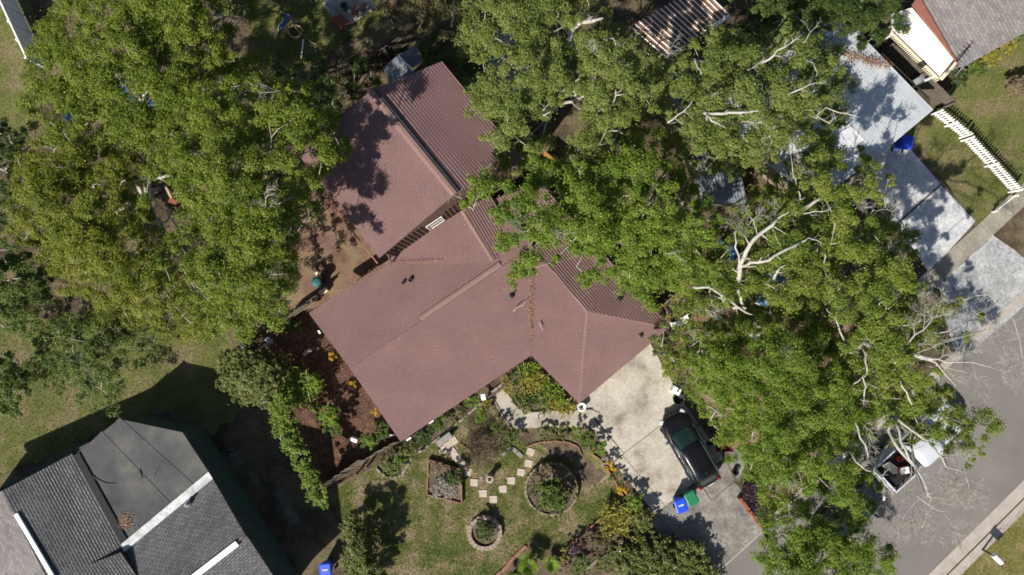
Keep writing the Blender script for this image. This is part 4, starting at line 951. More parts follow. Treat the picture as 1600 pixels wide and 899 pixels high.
mb = MB(); mb.add([(p.x+x*.5*k_+.0, p.y+y*.35*k_, z) for z, k_ in ((.35, .6), (.62, 1), (.66, 1.03), (.62, .95), (.4, .55)) for x, y in ((-1, -1), (1, -1), (1, 1), (-1, 1))], [(0, 3, 2, 1)]+[(r_*4+i, r_*4+(i+1) % 4, r_*4+4+(i+1) % 4, r_*4+4+i) for r_ in range(4) for i in range(4)]+[(16, 17, 18, 19)]); mb.build('tray', m_maroon, WB)
MB().tube([(p.x-.7, p.y-.05, .2), (p.x-.7, p.y+.05, .2)], [.2, .2], 16).build('wheel', m_black, WB)
for s in (-1, 1): MB().tube([(p.x-.7, p.y+s*.08, .2), (p.x, p.y+s*.25, .38), (p.x+.9, p.y+s*.28, .6)], [.02]*3, 6).build('handle', m_woodl, WB)
for s in (-1, 1): MB().bar((p.x+.35, p.y+s*.25, 0), (p.x+.3, p.y+s*.25, .45), .04, .04).build('leg', m_dmetal, WB)
BK_ = thing('bucket', 'dark bucket on the concrete behind the black car', 'bucket', P(1147, 736)); MB().lathe(P(1147, 736), [(.14, 0), (.18, .32), (.2, .33), (.15, .33), (.14, .1)], 14).build('pail', m_black, BK_, True)

# ------------------------------------------------------------------ vehicles
def superring(cx, a, b, z, n=40, e=4.5, zs=0.0, zf=None):
    out = []
    for i in range(n):
        t = 2*math.pi*i/n; c, s = math.cos(t), math.sin(t)
        x = cx+a*math.copysign(abs(c)**(2/e), c); y = b*math.copysign(abs(s)**(2/e), s)
        out.append(Vector((x, y, z+zs*x if zf is None else zf(x, y, z))))
    return out
def loft(rings, capb=True, capt=True):
    mb = MB(); n = len(rings[0]); v = [q for r_ in rings for q in r_]; f = []
    for k_ in range(len(rings)-1):
        for i in range(n): j = (i+1) % n; f.append((k_*n+i, k_*n+j, (k_+1)*n+j, (k_+1)*n+i))
    if capb: f.append(tuple(range(n))[::-1])
    if capt: f.append(tuple((len(rings)-1)*n+i for i in range(n)))
    mb.add(v, f); return mb
def xform(mb, c, ang):
    ca, sa = math.cos(ang), math.sin(ang); mb.v = [(c[0]+x*ca-y*sa, c[1]+x*sa+y*ca, z+c[2]) for x, y, z in mb.v]; return mb
def patch(r0, r1, i0, i1, t0, t1, off, cen, rows=3):
    """panel laid on the loft between rings r0 and r1, from vertex i0 to i1"""
    n = len(r0); idx = [(i0+k_) % n for k_ in range((i1-i0) % n+1)]; v = []; f = []
    for q in range(rows+1):
        t = t0+(t1-t0)*q/rows
        for i in idx:
            p = r0[i].lerp(r1[i], t); d = Vector((p.x-cen[0], p.y-cen[1], .35*(p-Vector(cen)).length)).normalized(); v.append(p+d*off)
    m_ = len(idx)
    for q in range(rows):
        for i in range(m_-1): f.append((q*m_+i, q*m_+i+1, (q+1)*m_+i+1, (q+1)*m_+i))
    return MB().add(v, f)
def wheels(root, c, ang, xs, hw, r=.34):
    for x in xs:
        for s in (-1, 1):
            mb = MB(); mb.tube([(x, s*(hw-.2), r), (x, s*(hw-.18), r), (x, s*hw, r), (x, s*(hw+.02), r)], [r*.9, r, r, r*.9], 24); o = xform(mb, c, ang).build('wheel', m_black, root)
            mb = MB(); mb.tube([(x, s*(hw+.0), r), (x, s*(hw+.028), r)], [r*.6, r*.55], 16); xform(mb, c, ang).build('rim', m_gmetal, o)
def car(label, x, y, ang, paint, L=4.6, W=1.82, Hh=1.66, suv=True):
    c = P(x, y); t = thing('parked_car', label, 'car', c); a, b = L/2, W/2
    hz = lambda k_: (lambda X, Y, z: z+k_*(.0 if X < .4 else -.09*((X-.4)/(a-.4))**2))
    rings = [superring(0, a-.12, b-.1, .2), superring(0, a-.02, b-.02, .36), superring(0, a, b, .55), superring(0, a-.02, b-.005, .72), superring(0, a-.06, b-.05, .9, zf=hz(1)), superring(0, a-.14, b-.14, .97, zf=hz(1)), superring(0, a-.4, b-.4, 1.0, zf=hz(1)), superring(0, .4, .1, 1.02)]
    body = xform(loft(rings), c, ang).build('body', paint, t, True)
    # cabin: from windscreen base to tail
    xf, xr = 1.4, -a+.14; cx = (xf+xr)/2; ca = (xf-xr)/2
    rf, rr = .5, (-a+.75 if suv else -a+1.1); rcx = (rf+rr)/2; rca = (rf-rr)/2
    base = superring(cx, ca, b-.1, .93, e=5); rt = superring(rcx, rca, b-.27, Hh-.08, e=5)
    cab = [base, [p.lerp(q, .5) for p, q in zip(base, rt)], rt, superring(rcx, rca-.1, b-.36, Hh-.015, e=4.5), superring(rcx, rca-.5, b-.6, Hh+.01, e=4), superring(rcx, .3, .1, Hh+.015)]
    cabin = xform(loft(cab, False), c, ang).build('cabin', paint, t, True)
    n = 40; cen = (cx, 0, .9)
    ws = xform(patch(base, rt, 36, 4, .1, .93, .012, cen), c, ang).build('windscreen', m_glass, t, True)
    rw = xform(patch(base, rt, 16, 24, .25, .9, .012, cen), c, ang).build('rear_window', m_glass, t, True)
    for s, (i0, i1) in ((1, (6, 9)), (1, (10, 12)), (-1, (31, 34)), (-1, (28, 30))): xform(patch(base, rt, i0, i1, .18, .85, .012, cen), c, ang).build('side_window', m_glass, t, True)
    for s in (-1, 1):
        mb = MB(); mb.tube([(rf-.05, s*(b-.3), Hh-.03), (rf-.3, s*(b-.3), Hh+.05), (rr+.4, s*(b-.3), Hh+.05), (rr+.1, s*(b-.3), Hh-.03)], [.018]*4, 6); xform(mb, c, ang).build('roof_rail', m_chrome, t)
        mb = MB(); mb.bar((xf-.1, s*(b-.085), .985), (xr+.5, s*(b-.085), .985), .025, .02); xform(mb, c, ang).build('window_trim', m_chrome, t)
        mr = MB(); mr.box((1.08, s*(b+.1), 1.02), (.14, .24, .17), bev=.03); xform(mr, c, ang).build('mirror', m_chrome if s > 0 else paint, t)
        for xx in (.05, -.95): dh = MB(); dh.bar((xx-.1, s*(b+.012), .84), (xx+.1, s*(b+.012), .84), .03, .03); xform(dh, c, ang).build('door_handle', m_chrome, t)
        hl = MB(); hl.box((a-.17, s*(b-.28), .72), (.26, .34, .15), rz=-s*.5, bev=.03); xform(hl, c, ang).build('headlight', m_lens, t)
        tl = MB(); tl.box((-a+.15, s*(b-.3), .86), (.18, .2, .24), rz=s*.25, bev=.04); xform(tl, c, ang).build('tail_light', m_tail, t)
    gr = MB(); gr.box((a-.03, 0, .55), (.06, .9, .22), bev=.02); xform(gr, c, ang).build('grille', m_black, t)
    pl = MB(); pl.box((-a+.0, 0, .75), (.03, .32, .16)); xform(pl, c, ang).build('number_plate', m_white, t)
    for s in (.25, -.35): wp = MB(); wp.bar((xf-.05, s, 1.01), (xf-.35, s+.45, 1.16), .02, .015); xform(wp, c, ang).build('wiper', m_black, t)
    sp = MB(); sp.box((rr+.3, 0, Hh+.03), (.12, .06, .05), bev=.01); xform(sp, c, ang).build('roof_aerial', m_black, t)
    wheels(t, c, ang, (a-.85, -a+.85), b-.01)
    return t
car('glossy black estate car parked on the driveway', 1074, 698, math.atan2(.866, -.5), m_carblack)
ST = math.atan2(.67, .742)
car('dark parked car at the kerb under the lowest oak', 1316, 797, ST, m_cardark, 4.5, 1.78, 1.48, False)
car('mid blue car hidden under the oaks beside the pickup truck', 1205, 425, R(60), m_carblue, 4.3, 1.75, 1.48, False)
# pickup truck
PK = thing('pickup_truck', 'silver white pickup truck with junk in its bed at the kerb', 'truck', P(1421, 690)); c = P(1421, 690); a, b = 2.9, .98
rings = [superring(0, a-.1, b-.08, .35, e=6), superring(0, a, b, .5, e=6), superring(0, a, b, .9, e=6), superring(0, a-.03, b-.03, 1.05, e=6)]
xform(loft(rings), c, ST).build('body', m_carwhite, PK, True)
hd = [superring(1.85, 1.0, b-.06, 1.04, e=5), superring(1.85, .95, b-.14, 1.14, e=5), superring(1.85, .4, .3, 1.17, e=3)]; xform(loft(hd), c, ST).build('bonnet', m_carwhite, PK, True)
base = superring(.15, 1.15, b-.06, 1.04, e=6); rt = superring(-.05, .78, b-.22, 1.82, e=6)
xform(loft([base, [p.lerp(q, .5) for p, q in zip(base, rt)], rt, superring(-.05, .68, b-.32, 1.88, e=5), superring(-.05, .3, .2, 1.9)], False), c, ST).build('cab', m_carwhite, PK, True)
cen = (.1, 0, 1)
for nm, i0, i1 in (('windscreen', 36, 4), ('rear_window', 17, 23), ('side_window', 7, 13), ('side_window', 27, 33)): xform(patch(base, rt, i0, i1, .12, .9, .012, cen), c, ST).build(nm, m_glass, PK, True)
bed = MB(); bed.box((-1.95, 0, 1.07), (1.7, 1.72, .02)); xform(bed, c, ST).build('bed_liner', m_black, PK)
for s in (-1, 1): q = MB(); q.box((-1.95, s*.9, 1.2), (1.85, .1, .3), bev=.02); xform(q, c, ST).build('bed_side', m_carwhite, PK)
for x_, nm in ((-2.84, 'tailgate'), (-1.05, 'bed_front')): q = MB(); q.box((x_, 0, 1.18), (.1, 1.7, .3), bev=.02); xform(q, c, ST).build(nm, m_carwhite, PK)
q = MB(); q.box((-2.98, 0, .6), (.14, 1.8, .18), bev=.03); xform(q, c, ST).build('bumper', m_chrome, PK); q = MB(); q.box((2.92, 0, .6), (.14, 1.85, .2), bev=.03); xform(q, c, ST).build('bumper', m_chrome, PK)
for s in (-1, 1):
    q = MB(); q.box((.85, s*1.1, 1.2), (.16, .22, .24), bev=.03); xform(q, c, ST).build('mirror', m_black, PK)
    q = MB(); q.box((2.82, s*.75, .85), (.12, .36, .2), bev=.02); xform(q, c, ST).build('headlight', m_lens, PK); q = MB(); q.box((-2.86, s*.88, .9), (.1, .16, .36), bev=.02); xform(q, c, ST).build('tail_light', m_tail, PK)
wheels(PK, c, ST, (1.85, -1.8), b-.01, .38)
def inbed(name, label, cat, lx, ly, mb_fn, m):
    t = thing(name, label, cat, (c.x+lx*math.cos(ST)-ly*math.sin(ST), c.y+lx*math.sin(ST)+ly*math.cos(ST), 1.08)); mb_fn(t, Vector(t.location), m); return t
inbed('fuel_can', 'red can in the pickup bed nearest the cab', 'can', -1.45, .35, lambda t, p, m: (MB().box(p+Vector((0, 0, .16)), (.3, .22, .32), rz=.4, bev=.03).build('can', m, t), MB().box(p+Vector((0, 0, .36)), (.06, .06, .1)).build('spout', m_black, t)), m_red)
inbed('cooler_box', 'red and white cooler in the pickup bed', 'cooler', -1.7, -.25, lambda t, p, m: (MB().box(p+Vector((0, 0, .15)), (.5, .36, .3), rz=.2, bev=.02).build('body', m, t), MB().box(p+Vector((0, 0, .33)), (.52, .38, .06), rz=.2, bev=.02).build('lid', m_white, t)), m_red)
inbed('plank_bundle', 'bundle of pale boards lying in the pickup bed', 'boards', -2.2, .2, lambda t, p, m: [MB().box(p+Vector((-.1+.12*i, .05*i, .06+.03*(i % 2))), (.1, .9, .05), rz=ST+.2).build('board', m, t) for i in range(4)], m_cream)
inbed('rubbish_bag', 'black rubbish bag in the corner of the pickup bed', 'bag', -1.35, -.5, lambda t, p, m: MB().blob(p+Vector((0, 0, .2)), .32, 5).build('bag', m, t), m_black)

# ------------------------------------------------------------------ foliage
def leaf_quads(c, n, L, W):
    """c,n: (N,3) arrays; one rhombic leaf each"""
    N = len(c); n = n/np.maximum(np.linalg.norm(n, axis=1), 1e-6)[:, None]
    r_ = rng.normal(0, 1, (N, 3)); t = r_-n*(r_*n).sum(1)[:, None]; t /= np.maximum(np.linalg.norm(t, axis=1), 1e-6)[:, None]
    b = np.cross(n, t); s = rng.uniform(.7, 1.3, N)[:, None]
    return np.stack([c-t*L*s, c+b*W*s-n*.01, c+t*L*s, c-b*W*s-n*.01], 1)
def leaf_tris(c, n, L, W):
    N = len(c); n = n/np.maximum(np.linalg.norm(n, axis=1), 1e-6)[:, None]
    r_ = rng.normal(0, 1, (N, 3)); t = r_-n*(r_*n).sum(1)[:, None]; t /= np.maximum(np.linalg.norm(t, axis=1), 1e-6)[:, None]
    b = np.cross(n, t); s = rng.uniform(.7, 1.35, N)[:, None]
    return np.stack([c-t*L*s, c+t*L*.7*s+b*W*1.15*s, c+t*L*.7*s-b*W*1.15*s], 1)
def clump_leaves(cen, rad, nl, L, W, nsub=8, flat=.55, upw=.95, tri=False):
    """leaves of one spray: several sub clumps on a dome"""
    cs = []
    a = rng.uniform(0, 2*np.pi, nsub); q = np.sqrt(rng.uniform(0, 1, nsub))*rad*.8
    sub = np.stack([cen[0]+q*np.cos(a), cen[1]+q*np.sin(a), cen[2]+rad*flat*(np.sqrt(np.clip(1-(q/rad)**2, 0, 1))-.35)+rng.normal(0, .08*rad, nsub)], 1)
    k = rng.integers(0, nsub, nl)
    sr = rad*rng.uniform(.28, .46, nsub)
    d = rng.normal(0, 1, (nl, 3)); d /= np.linalg.norm(d, axis=1)[:, None]; d *= (rng.uniform(0, 1, nl)**.45*sr[k])[:, None]; d[:, 2] *= .6
    stray = rng.uniform(0, 1, nl) < .16; d[stray] *= rng.uniform(1.2, 2.3, (int(stray.sum()), 1))
    c = sub[k]+d
    out = d/np.maximum(np.linalg.norm(d, axis=1), 1e-6)[:, None]
    n = out*.5+rng.normal(0, .42, (nl, 3)); n[:, 2] += upw
    return (leaf_tris if tri else leaf_quads)(c, n, L, W), sub
def vn2(x, y, s, seed):
    """cheap smooth value noise in numpy/py"""
    return math.sin(x*s+seed*1.7)*math.cos(y*s*1.13+seed*.9)+.5*math.sin(x*s*2.3+y*s*1.9+seed*2.1)
def twigs(mb, p, d, L, r, depth, rr, spread=.6, flat=.35):
    n = 4; pts = [p]; rad = [r]; dd = d.normalized()
    for i in range(n):
        dd = (dd+Vector((rr.gauss(0, .2), rr.gauss(0, .2), rr.gauss(0, .12)))).normalized(); dd.z = max(dd.z, -flat); pts.append(pts[-1]+dd*L/n); rad.append(r*(1-.6*(i+1)/n))
    mb.tube(pts, rad, 5 if r > .03 else 4 if r > .015 else 3)
    if depth > 0:
        for i in range(1, n+1):
            for _ in range(2 if (i > 1 and depth > 1) or rr.random() < .6 else 1):
                base = pts[i]; dir_ = (pts[i]-pts[i-1]).normalized(); sx = dir_.cross(Vector((0, 0, 1))).normalized()*rr.choice((-1, 1))
                nd = (dir_*rr.uniform(.4, 1)+sx*rr.uniform(.3, 1.0)*spread*1.5+Vector((0, 0, rr.uniform(-.15, .3)))).normalized()
                twigs(mb, base, nd, L*rr.uniform(.4, .65), max(rad[i]*rr.uniform(.5, .75), .006), depth-1, rr, spread, flat)
def tree(label, base, outline, zt, ze, leaf='oak', gaps=(), limbs=(), spacing=.98, rad=(.5, .92), lpc=1900, L=.044, W=.029, seed=1, lower=True, bark=None, name='oak_tree', cat='tree', group=None, tr=.3, thin=(), noise=1.5, moss=0, shootm=None, flower=None, flat=.55, tip=.016, holes=.13, dead_p=.06):
    rr = random.Random(seed); bark = bark or m_bark
    b0 = P(*base); t = thing(name, label, cat, b0, group)
    xs = [p[0] for p in outline]; ys = [p[1] for p in outline]
    sc_ = FPX/(CAMH-zt)
    pts = []
    def sample(spx, tries, mind, gp=8, hl=holes, low=False):
        out = []
        X = np.array([rr.uniform(min(xs), max(xs)) for _ in range(tries)]); Y = np.array([rr.uniform(min(ys), max(ys)) for _ in range(tries)])
        ok = inpoly(outline, X, Y); D = edge_dist(outline, X, Y)
        for x, y, o, d in zip(X, Y, ok, D):
            if (not o and d > 4): continue
            d = d if o else 2.0
            if any((x-g[0])**2+(y-g[1])**2 < (g[2]+gp)**2 for g in gaps): continue
            if hl and spacing > .8 and vn2(x, y, .075, seed)+.4*vn2(y, x, .16, seed+5) > 1.15-hl: continue
            if any((x-q[0])**2+(y-q[1])**2 < spx**2 for q in out): continue
            if any((x-g[0])**2+(y-g[1])**2 < g[2]**2 and (rr.random() < g[3] or low) for g in thin): continue
            out.append((x, y, d))
        return out
    top = sample(spacing*sc_*.8, 2600, min(10, rad[0]*sc_*.45)); dmax = max([q[2] for q in top]+[1]); R_ = min(dmax, 90)
    cl = []
    for x, y, d in top:
        f = min(1, d/R_); z = ze+(zt-ze)*math.sqrt(1-(1-f)**2)+noise*.5*vn2(x, y, .035, seed+3)+rr.gauss(0, .15)*noise
        r = min(rad[1], rad[0]*.7+d/sc_*.45)*rr.uniform(.7, 1.1)
        cl.append((P(x, y, max(z, .25)), r, 1.0))
    if lower:
        for x, y, d in sample(spacing*sc_*.8, 1500, 4, 1, 0, True):
            f = min(1, d/R_); z = ze+(zt-ze)*math.sqrt(1-(1-f)**2)-rr.uniform(1.2, 3.8)*min(1, (zt-1)/6)
            cl.append((P(x, y, max(z, .4)), rr.uniform(rad[0], rad[1]*1.1), .55))
    if not cl: return t
    # skeleton
    cen = sum((q[0] for q in cl), Vector())/len(cl)
    th = Vector((b0.x, b0.y, 0)).lerp(Vector((cen.x, cen.y, 0)), .25)+Vector((0, 0, zt*tr))
    nodes = [b0.copy(), b0.lerp(th, .35)+Vector((rr.uniform(-.1, .1), rr.uniform(-.1, .1), 0)), b0.lerp(th, .7), th]; par = [-1, 0, 1, 2]; dep = [0, 1, 1.5, 2]
    chains = [[0, 1, 2, 3]]; tips = []
    order = sorted(range(len(cl)), key=lambda i: (cl[i][0]-th).length)
    NA = np.array([tuple(q) for q in nodes])
    for i in order:
        tgt = cl[i][0]-Vector((0, 0, cl[i][1]*.25))
        NA = np.array([tuple(q) for q in nodes]); DP = np.array(dep)
        dist = np.linalg.norm(NA-np.array(tuple(tgt)), axis=1); cost = dist+DP*.22+np.where(NA[:, 2] > tgt.z+.4, 3, 0)+np.where(np.arange(len(NA)) < 3, 50, 0)
        k = int(np.argmin(cost)); a = nodes[k]; d = dist[k]; n = max(2, int(d/.7))
        ctrl = a.lerp(tgt, .5)+Vector((rr.gauss(0, .12)*d, rr.gauss(0, .12)*d, rr.uniform(-.05, .2)*d))
        ch = [k]
        for j in range(1, n+1):
            u = j/n; p = a*(1-u)**2+ctrl*2*u*(1-u)+tgt*u*u
            if j < n: p += Vector((rr.gauss(0, .05), rr.gauss(0, .05), rr.gauss(0, .04)))*min(1, spacing)
            nodes.append(p); par.append(ch[-1]); dep.append(dep[ch[-1]]+d/n); ch.append(len(nodes)-1)
        chains.append(ch); tips.append(ch[-1])
    R2 = [0.0]*len(nodes)
    for i in range(len(nodes)-1, -1, -1):
        if R2[i] == 0: R2[i] = tip**2.3*1.5
        if par[i] >= 0: R2[par[i]] += R2[i]
    rd = [max(q, 1e-9)**(1/2.3) for q in R2]
    mb = MB(); mt = MB()
    trunk_r = [rd[0]*1.5, rd[1]*1.15, rd[2], rd[3]]
    mt.tube([nodes[i] for i in chains[0]], trunk_r, 10); mt.build('trunk', bark, t, True)
    for ch in chains[1:]:
        rads = [min(rd[i], rd[ch[1]]*1.1) for i in ch]; mb.tube([nodes[i] for i in ch], rads, 6 if rads[0] > .06 else 4)
    # leaves
    dead = MB(); LV = []; MV = []; TRI = spacing > .8
    for (p, r, w_) in cl:
        nl = int(lpc*w_*(r/(.85*rad[1]))**2)
        q, sub = clump_leaves(p, r, max(nl, 20), L, W, nsub=max(5, int(9*r/(.85*rad[1]))), flat=flat, tri=TRI); LV.append(q)
        if spacing > .8 or rr.random() < .4:
            for s_ in sub[:6]:
                mb.tube([p-Vector((0, 0, r*.25)), p.lerp(Vector(s_), .5)+Vector((0, 0, -.05)), Vector(s_)+Vector((0, 0, .04))], [tip*.8, tip*.6, tip*.3], 3)
        if w_ == 1.0 and spacing > .9 and zt > 8 and rr.random() < dead_p:
            a_ = rr.uniform(0, 6.28); twigs(dead, p+Vector((0, 0, r*.25)), Vector((math.cos(a_), math.sin(a_), .25)), rr.uniform(.6, 1.1), .02, 2, rr)
        if moss and rr.random() < moss:
            c_ = np.array(tuple(p))+rng.normal(0, r*.4, (160, 3))*np.array([1, 1, .6]); MV.append(leaf_quads(c_, rng.normal(0, 1, (160, 3)), .09, .012))
    mb.build('branches', bark, t, True)
    if dead.v: tag(dead.build('dead_twigs', m_barkp, t), kind='stuff')
    cr = np_quads('crown', np.concatenate(LV).reshape(-1, 3), LEAF[leaf], t, 3 if TRI else 4)
    if MV: tag(np_quads('hanging_moss', np.concatenate(MV).reshape(-1, 3), LEAF['moss'], t), kind='stuff')
    if flower:
        fm, fn, fs = flower; c_ = np.concatenate([np.array(tuple(p))+rng.normal(0, r*.5, (fn, 3))*np.array([1, 1, .1])+np.array([0, 0, r*.42]) for p, r, _ in cl])
        np_quads('blossom', leaf_quads(c_, np.tile(np.array([0, 0, 1.]), (len(c_), 1))+rng.normal(0, .3, (len(c_), 3)), fs, fs*.8).reshape(-1, 3), fm, t)
    # bare limbs that show above the leaves
    NA = np.array([tuple(q) for q in nodes])
    for li in limbs:
        poly, r0, r1, depth, tl = li; r0 *= .78; r1 *= .78
        q = [P(*s_) for s_ in poly]
        k = int(np.argmin(np.linalg.norm(NA[3:]-np.array(tuple(q[0]-Vector((0, 0, .6)))), axis=1)))+3
        lm = MB(); full = [nodes[k], nodes[k].lerp(q[0], .5)+Vector((0, 0, -.2))]+q
        # smooth by subdividing
        fine = []
        for i in range(len(full)-1):
            for s_ in (0, .5): fine.append(full[i].lerp(full[i+1], s_)+Vector((rr.gauss(0, .03), rr.gauss(0, .03), rr.gauss(0, .03))))
        fine.append(full[-1]); m_ = len(fine); rs = [r0*.9+(r1-r0*.9)*i/(m_-1) for i in range(m_)]
        lm.tube(fine, rs, 7)
        if depth > 0:
            for i in range(5, m_, 2 if depth < 3 else 1):
                d_ = (fine[i]-fine[i-1]).normalized(); sx = d_.cross(Vector((0, 0, 1))).normalized()*rr.choice((-1, 1))
                twigs(lm, fine[i], (d_*.6+sx*.8+Vector((0, 0, rr.uniform(-.1, .3)))), tl*rr.uniform(.6, 1.1), max(rs[i]*.45, .01), depth-1, rr)
            twigs(lm, fine[-1], (fine[-1]-fine[-2]), tl*.8, max(r1*.9, .01), depth-1, rr)
        lm.build('bare_limb', m_barkp, t, True)
    return t

# left oaks
tree('broad yellow green oak in the upper left corner beside the white fence', (228, 168), [(60, 105), (72, 60), (95, 20), (120, -60), (370, -60), (395, 10), (360, 50), (345, 70), (395, 110), (330, 150), (300, 200), (200, 240), (110, 222), (62, 185), (45, 150)], 9.6, 6.6, 'oak', gaps=[(152, 50, 15), (190, 142, 13), (205, 160, 14), (230, 162, 12), (100, 92, 13), (150, 205, 15), (345, 25, 22), (300, 110, 12), (112, 183, 11), (205, 45, 13)], limbs=[([(222, 122, 8.6), (230, 140, 8.4), (222, 160, 8)], .12, .06, 1, .6), ([(350, 12, 7), (356, 30, 7.2), (366, 42, 7.4), (380, 25, 7.5)], .06, .025, 2, .5), ([(300, 85, 8.5), (320, 80, 8.7), (335, 90, 8.8)], .05, .02, 2, .5), ([(98, 85, 8.5), (108, 92, 8.6)], .04, .015, 2, .5), ([(230, 175, 8), (246, 182, 8.3)], .04, .02, 0, 0), ([(320, 138, 7.8), (350, 137, 8), (382, 132, 8.2)], .07, .025, 2, .5), ([(305, 190, 8), (308, 172, 8.5)], .06, .02, 3, .4)], seed=11, dead_p=.015, moss=.12)
tree('large rounded yellow green oak nearest the left edge', (200, 330), [(28, 242), (60, 212), (120, 222), (200, 238), (212, 285), (222, 330), (240, 400), (290, 470), (318, 520), (250, 515), (180, 500), (110, 450), (60, 405), (22, 350)], 9.8, 6.0, 'oak2', gaps=[(180, 400, 12), (190, 240, 10), (120, 310, 8)], limbs=[([(170, 390, 9.6), (180, 400, 9.2)], .04, .02, 2, .5), ([(120, 400, 9.4), (128, 390, 9.7)], .03, .01, 2, .5)], L=.04, W=.028, seed=12, dead_p=.015, holes=.1)
tree('spreading oak whose crown reaches over the two storey roof', (238, 298), [(300, 135), (395, 112), (420, 128), (470, 140), (515, 190), (538, 232), (515, 272), (498, 305), (470, 322), (452, 375), (460, 430), (450, 480), (432, 515), (390, 527), (330, 518), (300, 475), (255, 430), (235, 345), (230, 260), (262, 190)], 12.4, 10.0, 'oak', gaps=[(262, 292, 26), (272, 325, 18), (255, 350, 20), (332, 310, 16), (320, 372, 14), (290, 345, 10), (240, 370, 14), (430, 115, 18)], limbs=[([(210, 282, 7.6), (235, 280, 8.2), (262, 276, 8.8), (286, 276, 9)], .16, .07, 1, .5), ([(225, 290, 7.6), (240, 310, 7.8), (250, 325, 8)], .09, .04, 1, .5), ([(265, 335, 7.8), (280, 360, 8), (292, 380, 8.3)], .08, .04, 1, .5), ([(245, 345, 7.8), (258, 368, 8)], .05, .03, 1, .5), ([(318, 292, 9), (312, 315, 9)], .04, .02, 2, .5), ([(400, 238, 9), (425, 244, 9.2), (440, 268, 9)], .06, .03, 2, .5), ([(465, 240, 9.4), (485, 238, 9.5), (492, 230, 9.6)], .05, .02, 2, .5), ([(405, 295, 9), (424, 310, 8.8)], .05, .02, 1, .4)], seed=13, dead_p=.015, moss=.06)
tree('slender dark green tree above the lower left lawn', (150, 560), [(75, 520), (120, 488), (180, 500), (250, 515), (255, 545), (215, 570), (190, 590), (170, 640), (140, 640), (115, 610), (85, 600), (50, 570)], 5.8, 3.6, 'mid', gaps=[(215, 545, 8), (160, 560, 8)], limbs=[([(115, 540, 5.6), (115, 552, 5.4)], .03, .015, 1, .3)], seed=14, spacing=.95, rad=(.4, .75), lpc=800, tip=.012)
tree('dark tree at the left edge beside the rounded oak', (20, 440), [(-40, 375), (10, 378), (45, 400), (80, 430), (70, 470), (50, 505), (0, 510), (-40, 510)], 6.5, 4.5, 'mid', seed=15, spacing=1.0, rad=(.45, .8))
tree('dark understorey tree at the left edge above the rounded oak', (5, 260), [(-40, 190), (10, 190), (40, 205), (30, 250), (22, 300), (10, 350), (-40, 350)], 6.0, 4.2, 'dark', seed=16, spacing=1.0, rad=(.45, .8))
tree('small tree in the left dry lawn near the picture edge', (10, 600), [(-40, 555), (15, 555), (45, 585), (45, 620), (25, 650), (-40, 650)], 4.6, 3.2, 'mid', seed=17, spacing=.95, rad=(.4, .75))
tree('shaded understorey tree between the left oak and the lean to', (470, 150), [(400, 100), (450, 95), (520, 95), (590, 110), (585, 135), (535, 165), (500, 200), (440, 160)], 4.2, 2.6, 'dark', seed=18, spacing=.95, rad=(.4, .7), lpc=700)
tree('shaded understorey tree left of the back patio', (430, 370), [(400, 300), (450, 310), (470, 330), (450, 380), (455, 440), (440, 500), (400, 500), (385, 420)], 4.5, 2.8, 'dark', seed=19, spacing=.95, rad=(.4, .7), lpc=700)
# trees along the top
tree('brownish olive tree at the top edge right of the grey slab', (640, 20), [(585, 10), (600, -50), (715, -50), (728, 20), (705, 60), (690, 100), (660, 60), (625, 45), (605, 30)], 6.2, 3.8, 'olive', gaps=[(625, 15, 10), (700, 40, 9)], limbs=[([(706, 10, 5), (708, 30, 5), (706, 42, 5)], .09, .06, 0, 0)], seed=21, spacing=1.0, rad=(.45, .8), lpc=750, bark=m_barkd)
tree('dark green shrubby tree behind the lean to', (690, 80), [(650, 75), (690, 60), (735, 90), (730, 130), (700, 100), (670, 100)], 3.6, 2.4, 'mid', seed=22, spacing=.8, rad=(.35, .6), lpc=500, bark=m_barkd)
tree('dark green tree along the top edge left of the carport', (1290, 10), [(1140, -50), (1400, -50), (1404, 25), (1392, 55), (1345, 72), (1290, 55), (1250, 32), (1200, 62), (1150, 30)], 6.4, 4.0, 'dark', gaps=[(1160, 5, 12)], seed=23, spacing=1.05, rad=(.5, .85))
# right oaks
tree('pale barked oak behind the two storey wing at the top', (868, 175), [(728, 20), (755, -50), (900, -50), (920, 15), (962, 40), (998, 62), (1030, 100), (1042, 150), (1005, 205), (962, 235), (905, 262), (885, 240), (915, 190), (905, 165), (860, 170), (850, 205), (838, 240), (790, 258), (735, 195), (722, 150), (742, 118), (735, 65)], 10.2, 6.6, 'oakp', gaps=[(800, 85, 7), (790, 130, 5), (860, 85, 12), (880, 128, 17), (898, 200, 16), (770, 100, 9), (915, 55, 10), (838, 40, 10), (980, 80, 10), (1010, 130, 8)], limbs=[([(888, 62, 9), (897, 45, 9.3), (907, 34, 9.5), (926, 33, 9.7)], .18, .13, 1, .6), ([(890, 95, 9), (898, 30, 9)], .05, .03, 0, 0), ([(845, 38, 9.6), (858, 38, 9.8), (864, 30, 10)], .08, .04, 2, .5), ([(872, 60, 9), (868, 35, 9.5)], .07, .05, 1, .5), ([(826, 18, 9.4), (832, 35, 9.5)], .06, .03, 2, .6), ([(830, 50, 9.5), (826, 60, 9.5), (818, 61, 9.4)], .07, .04, 1, .4), ([(958, 60, 10), (965, 80, 10), (975, 95, 10)], .07, .03, 2, .5), ([(905, 20, 9.8), (915, 22, 9.9)], .05, .03, 2, .4), ([(848, 180, 9.5), (854, 178, 9.8)], .06, .04, 1, .3), ([(985, 95, 9.8), (988, 75, 10)], .05, .02, 2, .6), ([(852, 80, 8.6), (845, 95, 8.8), (838, 110, 9)], .1, .06, 1, .5), ([(895, 130, 8), (900, 150, 8)], .1, .08, 0, 0)], seed=31, thin=[(790, 90, 50, .15)], holes=.12)
